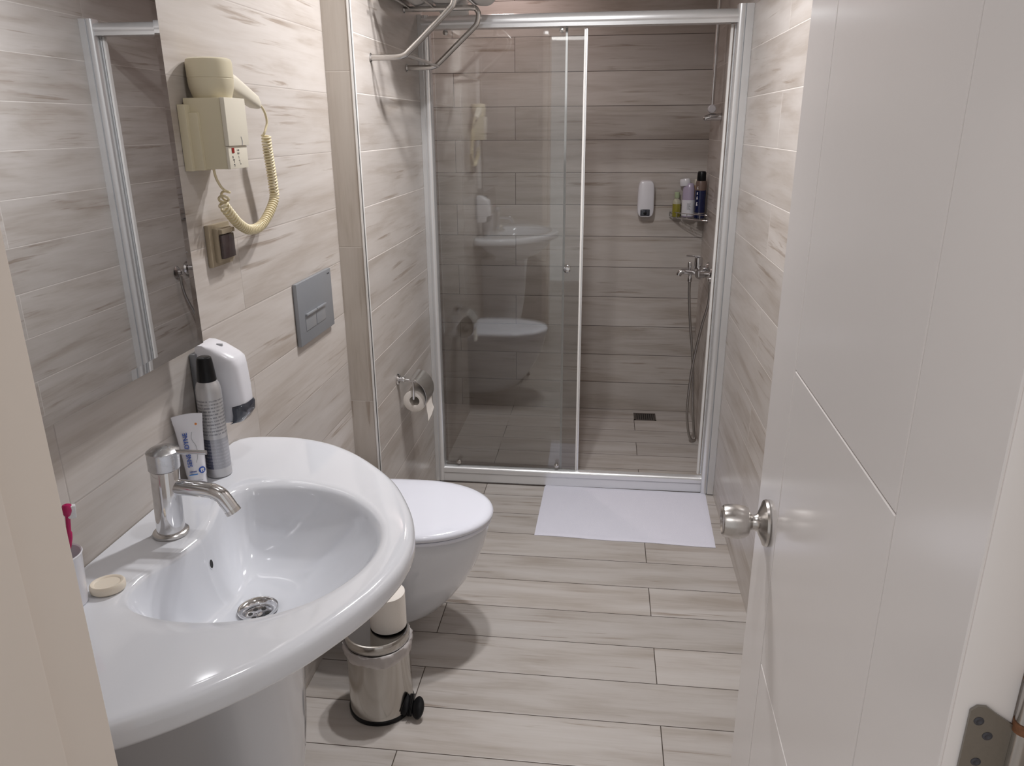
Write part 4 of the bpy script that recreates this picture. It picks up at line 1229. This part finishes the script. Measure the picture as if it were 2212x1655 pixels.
# tan bottle behind
o = thing('toiletry_bottle', 'tan bottle with cream cap between lilac bottle and navy can', 'bottle', (W - 0.045, YB - 0.022, BZ))
T_ = Matrix.Translation((W - 0.045, YB - 0.030, BZ))
p = MB(); p.lathe([(0.017, 0), (0.019, 0.003), (0.019, 0.135), (0.012, 0.155)], T=T_, n=28)
p.build('bottle_body', M['tan_liquid'], o)
p = MB(); p.lathe([(0.013, 0.150), (0.014, 0.153), (0.013, 0.180), (0.001, 0.182)], T=T_, n=24)
p.build('cap', M['cream_lt'], o)
# navy can
o = thing('shaving_can', 'tall navy blue can with black cap on corner shelf', 'spray can', (W - 0.034, YB - 0.100, BZ))
T_ = Matrix.Translation((W - 0.034, YB - 0.100, BZ))
p = MB(); p.lathe([(0.0245, 0), (0.0262, 0.002), (0.0262, 0.024), (0.0262, 0.1335)], T=T_, n=36)
cb = p.build('can_body', M['navy'], o)
p = MB(); p.lathe([(0.0266, 0.0235), (0.0266, 0.0285)], T=T_, n=36, cap0=False, cap1=False)
p.build('silver_band', M['steel'], cb)
p = MB(); p.lathe([(0.0262, 0.1335), (0.0262, 0.165), (0.0235, 0.176), (0.021, 0.178)], T=T_, n=36)
p.build('can_shoulder', M['taupe'], o)
p = MB(); p.lathe([(0.0205, 0.176), (0.0215, 0.178), (0.0205, 0.213), (0.017, 0.221), (0.001, 0.223)], T=T_, n=32)
p.build('cap', M['black'], o)
p = MB()
for zz, hh, ww in [(0.070, 0.018, 0.008), (0.098, 0.014, 0.008), (0.120, 0.012, 0.007), (0.145, 0.014, 0.006)]:
    a = -2.25
    Tq = T_ @ frame_T((0.0264 * cos(a), 0.0264 * sin(a), zz), (-sin(a), cos(a), 0), (0, 0, 1))
    p.rings([[(-ww / 2, -hh / 2, z_), (ww / 2, -hh / 2 + 0.001, z_), (ww / 2 - 0.001, -0.001, z_), (0.0, 0.0005, z_), (ww / 2, hh / 2, z_), (-ww / 2 + 0.001, hh / 2 - 0.001, z_)] for z_ in (-0.001, 0.0006)], T=Tq)
p.build('white_lettering', M['white_pl'], cb, smooth=False)

# ------------------------------------------------------------------ shower mixer, hose, riser
MY, MZ = 3.57, 0.832
mx_ = thing('shower_mixer', 'chrome wall mounted shower mixer with spout inside the shower', 'tap', (W, MY, MZ))
p = MB()
p.tube([(W - 0.052, MY - 0.062, MZ + 0.006), (W - 0.052, MY + 0.062, MZ + 0.006)], 0.024, n=24)
for sy_ in (-1, 1):
    p.tube([(W - 0.001, MY + sy_ * 0.072, MZ + 0.006), (W - 0.058, MY + sy_ * 0.070, MZ + 0.006)], 0.014, n=20)
p.build('mixer_body', M['chrome'], mx_, angle=50)
for sy_ in (-1, 1):
    p = MB(); p.lathe([(0.032, 0.0), (0.033, 0.003), (0.028, 0.011), (0.018, 0.015)], T=frame_T((W - 0.0005, MY + sy_ * 0.072, MZ + 0.006), (0, -1, 0), (0, 0, 1)), n=36)
    p.build('wall_rose', M['chrome'], mx_)
p = MB()
sp_ = spline([(W - 0.060, MY, MZ + 0.002), (W - 0.095, MY, MZ + 0.004), (W - 0.122, MY, MZ + 0.006), (W - 0.137, MY, MZ + 0.001), (W - 0.143, MY, MZ - 0.012)], 6)
p.tube(sp_, 0.0125, n=20)
p.build('spout', M['chrome'], mx_, angle=60)
p = MB(); p.lathe([(0.0065, 0.0), (0.0065, 0.014), (0.0100, 0.015), (0.0100, 0.036), (0.0090, 0.038)], T=Matrix.Translation((W - 0.094, MY, MZ + 0.012)), n=20)
p.build('diverter_knob', M['chrome'], mx_)
p = MB(); p.lathe([(0.019, 0.015), (0.020, 0.062), (0.018, 0.072), (0.012, 0.074)], T=Matrix.Translation((W - 0.056, MY, MZ)), n=24)
p.tube([(W - 0.050, MY, MZ + 0.077), (W - 0.112, MY, MZ + 0.079)], 0.0036)
p.build('lever', M['chrome'], mx_)
p = MB(); p.lathe([(0.0095, -0.040), (0.0105, -0.038), (0.0105, -0.022), (0.0080, -0.018), (0.0080, -0.006)], T=Matrix.Translation((W - 0.090, MY, MZ)), n=20)
p.build('hose_nut', M['chrome'], mx_)
rs = thing('shower_riser', 'chrome shower riser pipe with hand shower bracket on right wall', 'shower rail', (W, 3.60, 1.53))
p = MB(); p.tube([(W - 0.042, 3.600, 1.545), (W - 0.042, 3.600, 2.10)], 0.0085, n=20)
p.tube([(W - 0.042, 3.600, 2.09), (W - 0.002, 3.600, 2.09)], 0.0085, n=16)
p.build('riser_pipe', M['chrome'], rs, angle=60)
p = MB(); p.lathe([(0.014, -0.004), (0.0175, 0.002), (0.0175, 0.026), (0.013, 0.032)], T=frame_T((W - 0.042, 3.612, 1.545), (1, 0, 0), (0, 0, 1)), n=28)
p.build('slider_clamp', M['white_pl'], rs)
p = MB(); p.tube([(W - 0.001, 3.600, 1.512), (W - 0.045, 3.600, 1.512), (W - 0.066, 3.600, 1.507)], 0.013, n=20, rr=[0.016, 0.0145, 0.012])
p.ico((W - 0.066, 3.600, 1.507), 0.0118)
p.build('bracket', M['chrome'], rs, angle=50)
p = MB()
hp_ = spline([(W - 0.090, 3.570, MZ - 0.038), (W - 0.087, 3.570, 0.72), (W - 0.075, 3.570, 0.60), (W - 0.056, 3.568, 0.46), (W - 0.044, 3.565, 0.33), (W - 0.034, 3.560, 0.17), (W - 0.022, 3.555, 0.05), (W - 0.018, 3.550, 0.015), (W - 0.035, 3.530, 0.020), (W - 0.052, 3.520, 0.06), (W - 0.066, 3.515, 0.17), (W - 0.062, 3.510, 0.33), (W - 0.050, 3.505, 0.46), (W - 0.034, 3.46, 0.61), (W - 0.020, 3.42, 0.71), (W - 0.018, 3.400, 0.780), (W - 0.020, 3.400, 0.815)], 8)
p.tube(hp_, 0.0062, n=14)
p.build('shower_hose', M['hose'], mx_, angle=70)
p = MB(); p.lathe([(0.028, 0.0), (0.029, 0.003), (0.022, 0.010), (0.013, 0.014), (0.013, 0.028), (0.010, 0.031)], T=frame_T((W - 0.0005, 3.400, 0.835), (0, -1, 0), (0, 0, 1)), n=36)
p.build('hose_outlet', M['chrome'], mx_)

# ------------------------------------------------------------------ ceiling downlights (above the frame), the last one an added fill
for i, (lx, ly, lw) in enumerate(LAMPS):
    p = MB(); p.lathe([(0.040, 0.0), (0.052, -0.001), (0.054, -0.004), (0.050, -0.008), (0.042, -0.008), (0.040, -0.002)], T=Matrix.Translation((lx, ly, CEIL - 0.0005)), n=40, cap0=False, cap1=False)
    tag(p.build('downlight', M['chrome']), ('recessed ceiling downlight in middle of room, nearer the mirror wall', 'recessed ceiling downlight closest to the shower', 'added ceiling light ring with weak fill lamp over the washbasin')[i], 'ceiling light')

for o in list(bpy.data.objects):
    if '_b' in o: del o['_b']
